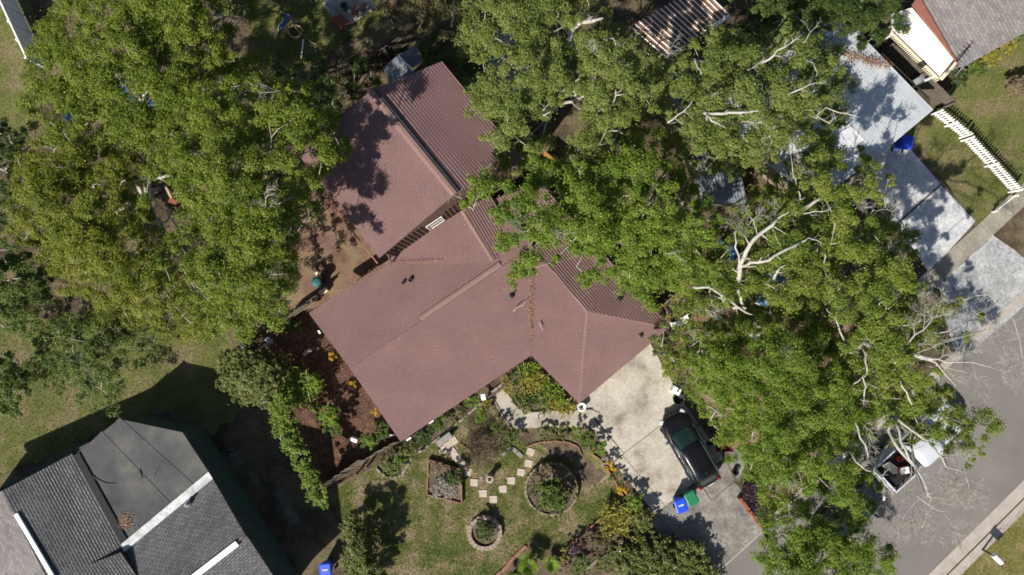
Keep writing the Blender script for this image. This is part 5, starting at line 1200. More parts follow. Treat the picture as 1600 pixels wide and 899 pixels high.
tree('leafy oak leaning over the middle of the brown house', (1010, 330), [(690, 275), (722, 255), (790, 258), (850, 262), (900, 258), (960, 228), (1022, 205), (1062, 255), (1075, 290), (1108, 310), (1118, 355), (1122, 395), (1090, 430), (1045, 458), (1000, 455), (960, 448), (905, 448), (880, 425), (865, 400), (832, 440), (795, 420), (772, 380), (725, 345), (720, 305)], 9.6, 6.2, 'oakg', gaps=[(866, 310, 16), (760, 355, 10), (800, 400, 11), (848, 375, 16), (960, 405, 14), (905, 395, 10), (720, 290, 7), (835, 300, 8), (900, 352, 9), (1055, 280, 15), (880, 280, 8)], thin=[(800, 350, 75, .6), (735, 310, 60, .35), (890, 400, 65, .45)], limbs=[([(845, 360, 8.6), (840, 350, 8.8), (850, 345, 9)], .05, .02, 3, .4), ([(895, 378, 9), (902, 366, 9.1), (915, 362, 9.2)], .06, .02, 2, .5), ([(965, 362, 9.6), (955, 360, 9.6)], .05, .02, 2, .4), ([(1040, 398, 9.5), (1050, 395, 9.5), (1058, 400, 9.5)], .05, .02, 2, .5), ([(900, 418, 8.5), (905, 410, 8.7)], .04, .02, 2, .4), ([(740, 330, 8), (742, 320, 8.2), (750, 300, 8.4)], .05, .02, 2, .4), ([(815, 372, 8), (822, 360, 8)], .04, .02, 2, .4), ([(985, 420, 8.8), (980, 425, 8.6), (972, 430, 8.8)], .05, .02, 2, .4)], L=.05, W=.031, lpc=1600, seed=32, holes=.08)
tree('pale branched oak over the pale neighbouring roof', (1150, 180), [(1040, 120), (1062, 85), (1100, 62), (1150, 38), (1180, 62), (1235, 22), (1262, 35), (1290, 72), (1325, 108), (1300, 150), (1312, 190), (1285, 225), (1240, 245), (1180, 258), (1120, 268), (1070, 240), (1045, 195)], 8.8, 5.6, 'oakp', gaps=[(1095, 95, 11), (1060, 205, 9), (1155, 120, 6), (1100, 245, 6), (1140, 262, 3), (1260, 100, 9), (1170, 85, 8), (1225, 165, 9)], limbs=[([(1102, 176, 9.4), (1120, 178, 9.7), (1138, 176, 9.8), (1172, 175, 10)], .12, .07, 1, .5), ([(1106, 178, 9.6), (1110, 190, 9.8), (1125, 195, 10)], .1, .05, 1, .4), ([(1043, 192, 9), (1060, 180, 9.3), (1074, 168, 9.5)], .08, .04, 1, .5), ([(1085, 92, 9.4), (1090, 105, 9.5), (1096, 117, 9.5)], .07, .03, 0, 0), ([(1200, 95, 9.6), (1215, 80, 9.8), (1235, 68, 10)], .09, .05, 2, .5), ([(1238, 145, 9.6), (1258, 135, 9.8), (1275, 130, 9.9)], .07, .03, 2, .5), ([(1273, 185, 9.3), (1290, 170, 9.5), (1310, 175, 9.6), (1330, 180, 9.7)], .06, .03, 2, .4), ([(1275, 182, 9.3), (1295, 192, 9.4), (1312, 180, 9.5)], .05, .02, 1, .4), ([(1170, 110, 9.5), (1185, 100, 9.7)], .06, .03, 2, .5), ([(1262, 55, 9.6), (1272, 45, 9.7)], .05, .02, 2, .5), ([(1105, 160, 9.4), (1112, 152, 9.6)], .05, .02, 2, .4), ([(1270, 100, 9.6), (1276, 112, 9.6)], .05, .02, 1, .3)], L=.048, W=.03, lpc=1700, seed=33, holes=.11)
tree('oak with a large forked bare white branch', (1150, 470), [(1060, 425), (1090, 402), (1125, 405), (1140, 375), (1175, 330), (1205, 290), (1245, 285), (1285, 340), (1300, 420), (1285, 480), (1235, 500), (1180, 478), (1130, 488), (1085, 478), (1050, 455)], 9.2, 6.0, 'oakr', gaps=[(1136, 392, 16), (1168, 390, 14), (1215, 348, 10), (1205, 425, 10), (1270, 425, 12), (1265, 395, 9)], limbs=[([(1153, 440, 8.6), (1158, 415, 9.2), (1165, 392, 9.6), (1178, 374, 10), (1195, 362, 10.2), (1215, 342, 10.4)], .19, .09, 1, .7), ([(1157, 418, 9.2), (1172, 411, 9.6), (1200, 408, 9.9), (1225, 392, 10), (1252, 378, 10)], .13, .07, 1, .5), ([(1156, 414, 9.2), (1151, 386, 9.6), (1149, 370, 9.8)], .1, .04, 1, .4), ([(1183, 370, 10), (1178, 350, 10.1), (1173, 340, 10.2)], .05, .02, 3, .8), ([(1220, 385, 10), (1212, 370, 10), (1208, 358, 10)], .03, .015, 1, .4), ([(1204, 452, 8.4), (1212, 430, 8.8), (1218, 420, 9)], .14, .08, 1, .4), ([(1125, 452, 8), (1150, 440, 8.4), (1180, 435, 8.8), (1205, 448, 9)], .06, .03, 2, .5), ([(1162, 482, 8), (1158, 465, 8.3), (1153, 450, 8.5)], .12, .08, 0, 0), ([(1110, 450, 8), (1140, 470, 8.2), (1165, 488, 8.3)], .1, .07, 1, .4)], seed=34, thin=[(1200, 400, 60, .3)], moss=.1)
tree('tall oak at the road edge with pale limbs reaching over the road', (1345, 540), [(1225, 255), (1285, 232), (1330, 228), (1385, 258), (1402, 300), (1378, 338), (1415, 368), (1448, 410), (1440, 448), (1475, 465), (1520, 470), (1530, 500), (1500, 535), (1455, 545), (1462, 575), (1470, 612), (1462, 640), (1502, 655), (1542, 668), (1545, 690), (1510, 708), (1470, 700), (1420, 672), (1380, 640), (1340, 600), (1300, 560), (1278, 480), (1288, 400), (1250, 320)], 9.8, 6.4, 'oakr', gaps=[(1350, 480, 11), (1325, 430, 10), (1425, 440, 9), (1460, 640, 9), (1290, 300, 9), (1370, 660, 16), (1315, 500, 8), (1358, 385, 8)], limbs=[([(1350, 536, 9), (1380, 545, 9.6), (1410, 550, 10), (1450, 560, 10.2)], .2, .12, 1, .8), ([(1450, 560, 10.2), (1480, 566, 10.2), (1520, 566, 10), (1562, 578, 9.8)], .08, .03, 3, 1.1), ([(1455, 562, 10.2), (1468, 575, 10), (1487, 596, 9.8)], .07, .03, 1, .5), ([(1440, 560, 10), (1490, 578, 9.8), (1522, 586, 9.7)], .05, .02, 1, .6), ([(1415, 545, 9.8), (1430, 525, 10), (1455, 503, 10), (1462, 495, 10)], .08, .04, 3, 1.0), ([(1455, 545, 9.8), (1490, 530, 9.8), (1540, 515, 9.6)], .05, .02, 3, 1.3), ([(1480, 520, 9.6), (1520, 495, 9.6), (1560, 470, 9.5)], .05, .02, 3, 1.2), ([(1318, 530, 8.6), (1308, 505, 9), (1298, 490, 9.2)], .07, .04, 1, .5), ([(1305, 498, 9.2), (1318, 488, 9.4), (1325, 480, 9.5)], .05, .03, 1, .4), ([(1360, 507, 9.4), (1395, 508, 9.6), (1425, 507, 9.7)], .06, .04, 2, .6), ([(1350, 545, 8.8), (1353, 565, 9), (1355, 580, 9)], .08, .05, 1, .4), ([(1372, 480, 9.6), (1380, 470, 9.8), (1385, 460, 10)], .06, .03, 3, .6), ([(1240, 335, 9), (1246, 320, 9.3), (1250, 308, 9.5)], .09, .06, 1, .4), ([(1250, 335, 9), (1275, 330, 9.3), (1290, 330, 9.4)], .05, .03, 2, .5), ([(1312, 300, 9.6), (1325, 302, 9.8), (1340, 312, 9.9)], .07, .03, 3, .6), ([(1245, 290, 9), (1240, 275, 9.2), (1235, 240, 9.3)], .04, .02, 3, .6), ([(1200, 410, 8.4), (1235, 385, 8.8), (1262, 372, 9), (1275, 375, 9)], .07, .04, 1, .5), ([(1205, 362, 8.6), (1215, 342, 8.9), (1238, 345, 9.1)], .07, .03, 1, .4), ([(1365, 390, 9.6), (1385, 392, 9.6)], .05, .02, 3, .6), ([(1405, 595, 9.4), (1415, 615, 9.5), (1425, 632, 9.5)], .07, .05, 0, 0), ([(1545, 460, 9.2), (1585, 500, 9), (1598, 560, 8.6)], .04, .015, 3, 1.1), ([(1370, 330, 9.5), (1385, 328, 9.5)], .04, .015, 3, .5)], seed=35, thin=[(1490, 495, 55, .55), (1440, 430, 40, .3), (1350, 280, 70, .3)], holes=.1, moss=.1)
tree('bright green oak beside the driveway', (1225, 640), [(1075, 560), (1100, 520), (1150, 500), (1230, 500), (1285, 482), (1312, 560), (1375, 618), (1398, 648), (1365, 660), (1350, 690), (1345, 720), (1368, 770), (1360, 790), (1340, 815), (1300, 828), (1250, 800), (1200, 780), (1170, 742), (1142, 705), (1118, 660), (1085, 610)], 9.4, 5.6, 'oakg', gaps=[(1265, 565, 12), (1275, 605, 10), (1310, 700, 14), (1325, 745, 9), (1172, 520, 13), (1345, 800, 8)], limbs=[([(1335, 655, 8.8), (1345, 685, 9), (1355, 705, 9)], .08, .05, 1, .5), ([(1330, 705, 8.4), (1338, 722, 8.8), (1350, 732, 9)], .09, .06, 1, .4), ([(1215, 705, 8.8), (1225, 720, 9), (1235, 735, 9)], .06, .03, 2, .5), ([(1265, 560, 8.8), (1270, 572, 8.8)], .07, .05, 0, 0), ([(1110, 655, 7.6), (1120, 640, 8)], .04, .02, 2, .4), ([(1175, 690, 8.6), (1182, 685, 8.7)], .05, .02, 1, .3), ([(1350, 590, 9), (1353, 605, 9), (1350, 620, 9)], .06, .04, 2, .5)], L=.04, W=.027, lpc=2200, seed=36, holes=.07)
tree('broken oak limb tree with bare twigs spread over the road', (1385, 630), [(1385, 630), (1420, 640), (1470, 690), (1530, 700), (1540, 720), (1520, 732), (1480, 700), (1440, 690), (1400, 690), (1380, 670)], 8.4, 6.6, 'oakr', limbs=[([(1398, 655, 8.4), (1405, 675, 8.8), (1408, 690, 8.9), (1420, 715, 9), (1432, 730, 9), (1440, 742, 9), (1448, 765, 8.9)], .11, .04, 2, .9), ([(1395, 690, 8.6), (1410, 710, 8.8), (1428, 728, 9)], .12, .08, 1, .4), ([(1400, 655, 8.4), (1420, 668, 8.8), (1430, 676, 9), (1442, 685, 9)], .12, .06, 1, .5), ([(1460, 702, 8.6), (1470, 715, 8.7), (1480, 730, 8.7), (1508, 738, 8.6), (1513, 755, 8.5)], .08, .03, 3, 1.1), ([(1480, 730, 8.7), (1480, 750, 8.6)], .04, .015, 3, .8), ([(1445, 770, 8.8), (1433, 775, 8.8), (1455, 792, 8.7), (1475, 800, 8.6), (1496, 829, 8.4)], .05, .02, 3, 1.1), ([(1440, 778, 8.7), (1425, 790, 8.6), (1410, 812, 8.4)], .04, .015, 3, 1.0), ([(1450, 777, 8.7), (1480, 778, 8.6), (1510, 782, 8.5)], .04, .015, 3, 1.0), ([(1455, 795, 8.6), (1445, 812, 8.4), (1440, 826, 8.3)], .035, .012, 3, .9), ([(1365, 738, 8.2), (1380, 752, 8.4), (1388, 762, 8.4)], .1, .05, 2, .6)], seed=37, lower=False, lpc=700, rad=(.45, .8))
tree('oak cut by the bottom edge beside the road', (1280, 870), [(1190, 800), (1240, 795), (1262, 805), (1318, 832), (1365, 845), (1392, 875), (1375, 930), (1290, 960), (1200, 940), (1190, 880), (1205, 840)], 8.6, 5.4, 'oakg', gaps=[(1312, 885, 9), (1230, 835, 9)], limbs=[([(1312, 885, 8.4), (1316, 898, 8.4)], .05, .02, 2, .5)], seed=38, holes=.06)
tree('low yellow green tree against the garage roof corner', (1080, 560), [(1020, 520), (1048, 505), (1078, 492), (1120, 495), (1160, 512), (1150, 560), (1120, 600), (1085, 610), (1060, 590), (1035, 560)], 5.0, 3.0, 'oakr', gaps=[(1070, 500, 9)], limbs=[([(1090, 515, 5), (1105, 525, 5.2), (1120, 540, 5.2)], .05, .02, 3, .7), ([(1075, 545, 4.6), (1095, 530, 4.9)], .05, .02, 3, .7)], seed=39, spacing=.95, rad=(.4, .75), lpc=800, moss=.55)
tree('small yellow leaved tree beside the white chair', (1060, 480), [(1035, 470), (1060, 462), (1095, 465), (1100, 485), (1085, 500), (1060, 492), (1040, 495)], 3.6, 2.6, 'yellow', seed=40, spacing=.7, rad=(.3, .5), lpc=330, lower=False)
tree('yellowing small tree under the forked oak', (1210, 505), [(1185, 492), (1215, 485), (1228, 500), (1222, 530), (1200, 530), (1190, 515)], 5.2, 4.2, 'yellow', seed=41, spacing=.8, rad=(.3, .5), lpc=260, lower=False)

# ------------------------------------------------------------------ hedges and shrubs
SH_ = dict(tr=.25, name='shrub', cat='shrub', noise=.35, holes=0)
tree('long vine covered hedge left of the mulch bed', (480, 720), [(428, 610), (448, 620), (458, 660), (478, 715), (498, 750), (512, 775), (500, 792), (485, 775), (465, 730), (440, 690), (425, 650)], 2.3, 1.9, 'lime', seed=51, spacing=.36, rad=(.32, .48), lpc=420, L=.06, W=.03, lower=False, tr=.3, name='hedge', cat='hedge', noise=.3, flat=.8)
tree('big grey green shrub above the vine hedge', (395, 585), [(352, 560), (372, 552), (420, 550), (445, 565), (440, 600), (430, 625), (400, 630), (372, 612), (348, 595)], 2.8, 1.7, 'grey', seed=52, spacing=.48, rad=(.3, .5), lpc=300, L=.07, W=.045, **SH_)
tree('small lime shrub behind the big grey green shrub', (378, 556), [(363, 552), (378, 548), (392, 552), (390, 562), (368, 564)], 2.9, 2.6, 'lime', seed=53, spacing=.4, rad=(.22, .32), lpc=120, lower=False, **SH_)
tree('dark shrubs strip along the bottom left of the lawn', (560, 860), [(540, 810), (556, 825), (575, 850), (592, 899), (560, 950), (540, 880)], 2.5, 1.1, 'grey', seed=54, spacing=.42, rad=(.28, .45), lpc=320, L=.06, W=.04, **SH_)
tree('white flowering shrub at the bottom beside the driveway', (1035, 880), [(972, 860), (1000, 845), (1030, 840), (1058, 862), (1075, 850), (1092, 858), (1098, 878), (1118, 900), (1100, 950), (980, 950), (965, 890)], 1.4, .9, 'grey', seed=55, spacing=.42, rad=(.28, .45), lpc=300, L=.06, W=.038, flower=(m_white, 1, .035), **SH_)
tree('leafy green shrub in the middle of the large round planter', (862, 772), [(848, 757), (862, 752), (878, 760), (883, 775), (878, 790), (862, 793), (850, 785), (845, 770)], 1.7, 1.25, 'mid', seed=56, spacing=.34, rad=(.18, .28), lpc=70, L=.085, W=.055, **SH_)
def bushes(lst):
    for k_, (lab, x, y, r, h, leaf, Lf, Wf, dens, grp) in enumerate(lst):
        o = [(x+r*(1+.18*math.sin(3*a+k_))*math.cos(a), y+r*(1+.18*math.cos(2*a+k_))*math.sin(a)) for a in np.linspace(0, 2*math.pi, 10)[:-1]]
        tree(lab, (x, y), o, h, h*.65, leaf, seed=100+k_, spacing=.27, rad=(.17, .3), lpc=dens*2.6, L=Lf, W=Wf, lower=False, tr=.2, name='shrub', cat='shrub', noise=.25, holes=0, group=grp, tip=.008)
bushes([
 ('green shrub tucked under the front eave beside the porch lamp', 738, 628, 10, 1.1, 'lime', .07, .04, 90, None),
 ('reddish green shrub in the front bed midway along the eave', 702, 655, 11, .8, 'grey', .05, .03, 90, None),
 ('bright green shrub in the front bed left of the midway one', 680, 665, 11, .8, 'mid', .06, .03, 90, None),
 ('dark leaved shrub in the front bed above the bench', 662, 683, 12, .9, 'dark', .06, .035, 90, None),
 ('mixed green shrub at the left of the front bed', 640, 705, 13, .8, 'grey', .05, .03, 100, None),
 ('rounded shrub inside the curved end of the front bed', 612, 730, 16, .9, 'grey', .05, .03, 110, None),
 ('lime shrub at the tip of the curved front bed', 627, 722, 7, .9, 'lime', .06, .03, 90, None),
 ('low brown green ground shrub under the front roof corner', 605, 708, 10, .6, 'olive', .05, .03, 90, None),
 ('olive shrub in the front bed near the porch', 722, 645, 9, .7, 'olive', .05, .03, 90, None),
 ('yellow tinged shrub left of the front walkway bend', 760, 630, 6, .6, 'yellow', .05, .025, 90, None),
 ('green upright plant left of the walkway', 752, 650, 7, .8, 'lime', .08, .03, 90, None),
 ('green leafy shrub right of the dead shrub, by the walkway', 778, 668, 9, .9, 'mid', .08, .03, 110, None),
 ('rounded green shrub below the walkway corner', 800, 685, 14, .8, 'mid', .05, .03, 110, None),
 ('grey green groundcover beside the chimney pot', 782, 705, 12, .5, 'grey', .05, .03, 90, None),
 ('low green groundcover below the walkway, farther from the driveway', 850, 677, 10, .4, 'grey', .05, .03, 90, 'groundcover below the walkway'),
 ('low green groundcover below the walkway, nearer the driveway', 875, 676, 10, .4, 'grey', .05, .03, 90, 'groundcover below the walkway'),
 ('lime shrub below the walkway close to the driveway', 902, 677, 8, .7, 'lime', .07, .04, 90, None),
 ('green shrub where walkway bed meets the driveway', 920, 688, 11, .8, 'mid', .07, .04, 100, None),
 ('lime leaved shrub at the top of the driveway bed', 936, 700, 9, .8, 'lime', .08, .04, 90, None),
 ('pale grey green shrub in the driveway bed', 962, 745, 8, .5, 'grey', .06, .03, 70, None),
 ('sparse grey shrub between the two golden flower clumps', 948, 720, 7, .5, 'silver', .06, .03, 60, None),
 ('bright yellow flowering shrub nearest the rust edging top', 953, 728, 6, .6, 'gold', .05, .035, 80, None),
 ('bright yellow flowering shrub lower on the driveway bed', 974, 763, 5.5, .6, 'gold', .05, .035, 80, None),
 ('lime bush above the large yellow croton', 992, 785, 12, 1.0, 'lime', .07, .03, 100, None),
 ('olive shrub between yellow croton and driveway', 1005, 815, 15, 1.1, 'grey', .06, .035, 110, None),
 ('dark bronze shrub in the street bed', 900, 860, 12, .8, 'purple', .06, .035, 90, None),
 ('brown twiggy shrub right of the bronze shrub', 925, 845, 13, .7, 'straw', .07, .012, 110, None),
 ('green spreading shrub in the street bed below', 905, 885, 14, .7, 'mid', .06, .03, 90, None),
 ('yellow green small shrub right of the palms', 885, 865, 7, .6, 'yellow', .06, .025, 80, None),
 ('dull green shrub at the bottom of the street bed', 945, 880, 12, .7, 'grey', .06, .03, 90, None),
 ('mounded silver plant in the timber planter, lower left', 683, 768, 9, 0.8, 'silver', .05, .03, 90, None),
 ('silver plant with red flowers in the timber planter, lower right', 704, 768, 11, 0.8, 'silver', .05, .03, 110, None),
 ('dark leafy plant shading the timber planter top', 708, 745, 11, .9, 'dark', .05, .03, 90, None),
 ('silver plant in the middle of the timber planter', 692, 755, 8, 0.8, 'silver', .05, .03, 80, None),
 ('dried plant at the upper left of the timber planter', 680, 733, 8, 0.8, 'straw', .06, .015, 70, None),
  ('dried grass tuft at the upper left of the large round planter', 838, 748, 8, 1.0, 'straw', .07, .02, 80, None),
 ('russet plant at the lower left of the large round planter', 845, 790, 9, 1.0, 'olive', .06, .02, 80, None),
 ('dry plant inside the large round planter on its upper right', 878, 745, 9, .95, 'straw', .06, .02, 80, None),
 ('russet low plant in the street bed beside the smaller palm', 875, 885, 11, .6, 'straw', .06, .02, 90, None),
 ('olive shrub at the lower right of the street bed', 965, 865, 14, .9, 'grey', .06, .03, 90, None),
 ('olive brown shrub in the street bed below the croton', 940, 850, 13, .8, 'olive', .06, .03, 90, None),
 ('green tuft between the palms and the timber edging', 842, 866, 8, .6, 'lime', .07, .02, 80, None),
 ('low dark plant inside the small round planter', 757, 826, 13, 0.8, 'dark', .05, .03, 70, None),
 ('green plant at the lower side of the small round planter', 763, 840, 8, 0.8, 'grey', .06, .025, 80, None),
 ('dried grass tuft on the upper rim of the large round planter', 852, 738, 9, 1.0, 'straw', .07, .015, 70, None),
 ('mossy fringe plant on the left rim of the large round planter', 832, 765, 8, 1.0, 'olive', .05, .02, 70, None),
 ('dry yellowish plant on the right rim of the large round planter', 890, 770, 9, 1.0, 'olive', .05, .02, 80, None),
 ('low brown plant at the bottom of the large round planter', 868, 798, 9, 1.0, 'olive', .05, .02, 80, None),
 ('dried stems at the left inside of the large round planter', 845, 785, 7, 1.0, 'straw', .06, .015, 70, None),
 ('golden flowering plant by the upper left wall of the brown roof', 521, 557, 4, .9, 'gold', .05, .035, 80, 'golden flowers along the west eave'),
 ('golden flowering plant along the west eave midway', 552, 600, 5, .9, 'gold', .05, .035, 90, None),
 ('golden flowering plant along the west eave nearest the street', 584, 642, 5, .9, 'gold', .05, .035, 90, None),
 ('lime shrub in the mulch bed by the white box', 575, 690, 12, 1.1, 'lime', .08, .03, 110, None),
 ('green shrub at the lower roof corner in the mulch bed', 596, 672, 11, 1.1, 'mid', .08, .035, 110, None),
 ('small lime shrub left of the mulch bed centre', 494, 636, 8, 1.0, 'lime', .07, .03, 90, None),
 ('leafy green shrub in the lower part of the mulch bed', 514, 650, 17, 1.5, 'lime', .08, .03, 110, None),
 ('dark green shrub below the lime one in the mulch bed', 518, 668, 13, 1.1, 'mid', .08, .03, 110, None),
 ('small weed clump by the wooden fence post near the roof', 461, 510, 9, .8, 'mid', .05, .03, 80, None),
 ('green shrub at the end of the vine hedge', 495, 780, 12, 1.2, 'lime', .06, .03, 90, None),
 ('dark purple leaved shrub beside the rust red border', 1175, 768, 13, 1.1, 'purple', .08, .035, 110, None),
 ('purple and red leaved shrub under the oak by the border', 1190, 792, 12, 1.0, 'purple', .08, .035, 110, None),
 ('small green shrub behind the purple one', 1165, 755, 8, .9, 'mid', .07, .03, 90, None),
 ('yellow leaved weed patch beside the white box', 1047, 575, 11, .7, 'yellow', .05, .03, 70, None),
 ('green weed patch left of the garage roof corner', 1035, 545, 14, 1.0, 'grey', .05, .03, 80, None),
 ('hedge shrub along the grey brown house, second from the carport', 1545, 85, 16, 1.2, 'yellow', .06, .035, 90, 'hedge shrubs along the grey brown house'),
 ('hedge shrub along the grey brown house, nearest the carport', 1525, 103, 15, 1.1, 'mid', .06, .035, 90, 'hedge shrubs along the grey brown house'),
 ('hedge shrub along the grey brown house, third from the carport', 1570, 65, 16, 1.2, 'yellow', .06, .035, 90, 'hedge shrubs along the grey brown house'),
 ('hedge shrub along the grey brown house, at the picture edge', 1595, 45, 16, 1.2, 'mid', .06, .035, 90, 'hedge shrubs along the grey brown house'),
 ('dark shrub at the corner of the carport', 1500, 122, 13, 1.2, 'dark', .06, .035, 90, None),
 ('russet bush in the right front yard', 1592, 135, 18, 1.0, 'straw', .06, .025, 90, None),
 ('lime shrub by the corrugated lean to', 678, 88, 8, 1.4, 'mid', .07, .045, 80, None),
])
def blade_plant(label, x, y, n, Ln, wd, leaf, h=.2, up=.9, droop=.5, seed=1, r=.1, name='plant', cat='plant', group=None):
    """long strap leaves arching from a crown; each leaf two tapered quads folded along its length"""
    p = P(x, y); t = thing(name, label, cat, p, group); rr = np.random.default_rng(seed); Q = []
    for i in range(n):
        a = rr.uniform(0, 2*math.pi); el = rr.uniform(.15, up); d = np.array([math.cos(a)*math.cos(el), math.sin(a)*math.cos(el), math.sin(el)])
        s = np.array([-math.sin(a), math.cos(a), 0]); l_ = Ln*rr.uniform(.6, 1.1); b = np.array([p.x+rr.normal(0, r), p.y+rr.normal(0, r), h*rr.uniform(.5, 1)])
        pts = [b, b+d*l_*.5, b+d*l_*.8+np.array([0, 0, -droop*l_*.12]), b+d*l_+np.array([0, 0, -droop*l_*.4])]; ws = [wd*.5, wd, wd*.7, .004]
        for j in range(3): Q.append(np.array([pts[j]-s*ws[j], pts[j]+s*ws[j], pts[j+1]+s*ws[j+1], pts[j+1]-s*ws[j+1]]))
    np_quads('leaves', np.concatenate(Q), LEAF[leaf], t)
    MB().tube([(p.x, p.y, 0), (p.x, p.y, h)], [.05, .03], 6).build('stem', m_barkd, t)
    return t
def fan_palm(label, x, y, nf, Ln, h, seed, leaf='mid'):
    p = P(x, y, 0); t = thing('fan_palm', label, 'palm', p); rr = random.Random(seed); top = Vector((p.x, p.y, h)); Q = []; st = MB()
    for i in range(nf):
        a = 2*math.pi*i/nf+rr.uniform(-.2, .2); el = rr.uniform(.15, .9); d = Vector((math.cos(a)*math.cos(el), math.sin(a)*math.cos(el), math.sin(el))); e = top+d*Ln*rr.uniform(.04, .3); st.tube([top, top.lerp(e, .5), e], [.018, .014, .01], 4)
        s = Vector((-math.sin(a), math.cos(a), 0)); nr = s.cross(d)
        for k_ in range(-8, 9):
            an = k_*.16; dd = (d*math.cos(an)+s*math.sin(an)).normalized(); w_ = s*math.cos(an)-d*math.sin(an); l_ = Ln*.62*(1-.012*k_*k_*.6); q1 = e+dd*l_*.55; q2 = e+dd*l_+Vector((0, 0, -.1*l_)); b_ = .022
            Q.append(np.array([tuple(e-w_*.006), tuple(e+w_*.006), tuple(q1+w_*b_), tuple(q1-w_*b_)])); Q.append(np.array([tuple(q1-w_*b_), tuple(q1+w_*b_), tuple(q2+w_*.003), tuple(q2-w_*.003)]))
    np_quads('fronds', np.concatenate(Q), LEAF[leaf], t); st.build('stalks', m_wood, t); MB().tube([p, top], [.14, .1], 8).build('trunk', m_barkd, t)
fan_palm('larger fan palm at the bottom of the street bed', 825, 874, 17, 1.05, .8, 1, 'lime'); fan_palm('smaller fan palm right of the larger fan palm', 861, 876, 12, .8, .45, 2, 'lime'); fan_palm('fan palm cut by the bottom edge left of the others', 803, 897, 11, .8, .4, 3)
fan_palm('small fan palm under the oak behind the black car', 1166, 738, 11, .8, .5, 4, 'grey')
for k_, (lab, x, y, n, Ln, wd, leaf) in enumerate([
 ('large yellow croton clump at the driveway bed end, upper left stems', 950, 800, 90, .6, .035, 'yellow'), ('large yellow croton clump in the middle of the street bed end', 965, 815, 110, .6, .035, 'yellow'), ('orange tinged croton at the lower left of the yellow clump', 945, 825, 90, .5, .03, 'yellow'), ('yellow croton nearest the driveway below the lime bush', 985, 800, 90, .55, .035, 'yellow'), ('spiky yellow croton beside its dark shadow on the lawn', 968, 795, 50, .55, .03, 'yellow')]):
    blade_plant(lab, x, y, n, Ln, wd, leaf, h=.7, up=1.2, seed=200+k_, r=.22, name='croton', cat='croton')
CRO = [('dark green strap plant at the back left of the walkway bed', 806, 590, 'mid'), ('bright green strap plant near the back of the walkway bed', 818, 578, 'lime'), ('bright green strap plant in the roof valley corner of the walkway bed', 833, 572, 'lime'), ('yellow croton behind the middle of the walkway bed', 826, 590, 'yellow'), ('yellow croton against the garage eave, upper part', 843, 590, 'yellow'), ('yellow croton in the very middle of the walkway bed', 836, 604, 'yellow'), ('yellow croton in the left middle of the walkway bed', 818, 606, 'yellow'), ('bright green strap plant against the garage eave, upper part', 852, 600, 'lime'), ('bright green strap plant midway along the garage eave', 858, 614, 'lime'), ('bright green strap plant touching the garage eave midway', 868, 612, 'lime'), ('dark green strap plant at the left front of the walkway bed', 812, 622, 'mid'), ('dark green strap plant at the front middle of the walkway bed', 838, 620, 'mid'), ('yellow croton in the right middle of the walkway bed', 862, 626, 'yellow'), ('bright green strap plant along the garage eave, lower part', 878, 626, 'lime'), ('yellow croton at the front border, right of middle', 874, 636, 'yellow'), ('yellow croton nearest the white pot at the garage corner', 888, 634, 'yellow'), ('olive strap plant on the front border of the walkway bed', 850, 636, 'grey'), ('olive strap plant at the walkway bend', 820, 634, 'grey'), ('yellow croton nearest the porch in the walkway bed', 792, 604, 'yellow')]
for k_, (lab, x, y, leaf) in enumerate(CRO):
    blade_plant(lab, x, y, 80, .42, .03, leaf, h=.45, up=1.15, seed=230+k_, r=.16, name='croton', cat='croton', group='strap leaved plants between walkway and garage')
for k_, (lab, x, y) in enumerate([('upper left lime bamboo clump in the mulch bed', 468, 598), ('bright lime bamboo clump in the middle of the mulch bed', 478, 608), ('lime bamboo shoot reaching towards the brown roof', 498, 594), ('low lime bamboo clump nearest the vine hedge', 455, 606)]):
    for q in range(1): blade_plant(lab, x, y, 480 if k_ == 1 else 300, .5, .03, 'lime', h=1.5, up=1.0, droop=1.2, seed=260+k_, r=.42 if k_ != 2 else .18, name='bamboo', cat='bamboo')
# the dead shrub between bench and walkway
DS = thing('dead_shrub', 'large dead brown shrub between the bench and the walkway', 'shrub', P(757, 697)); rr = random.Random(5); mb = MB(); p = P(757, 697)
for i in range(46):
    a = rr.uniform(0, 6.28); q = p+Vector((rr.gauss(0, .3), rr.gauss(0, .3), 0)); twigs(mb, q, Vector((math.cos(a), math.sin(a), rr.uniform(.2, 1.0))), rr.uniform(.6, 1.1), .016, 2, rr, .6, .2)
mb.build('branches', mat('dead_twig', [(.16, .11, .075), (.3, .22, .15)], scale=4), DS)
c_ = np.array(tuple(p))+rng.normal(0, 1, (900, 3))*np.array([.5, .65, .15])+np.array([0, 0, .3]); np_quads('dry_leaves', leaf_quads(c_, rng.normal(0, 1, (900, 3)), .06, .02).reshape(-1, 3), LEAF['straw'], DS)

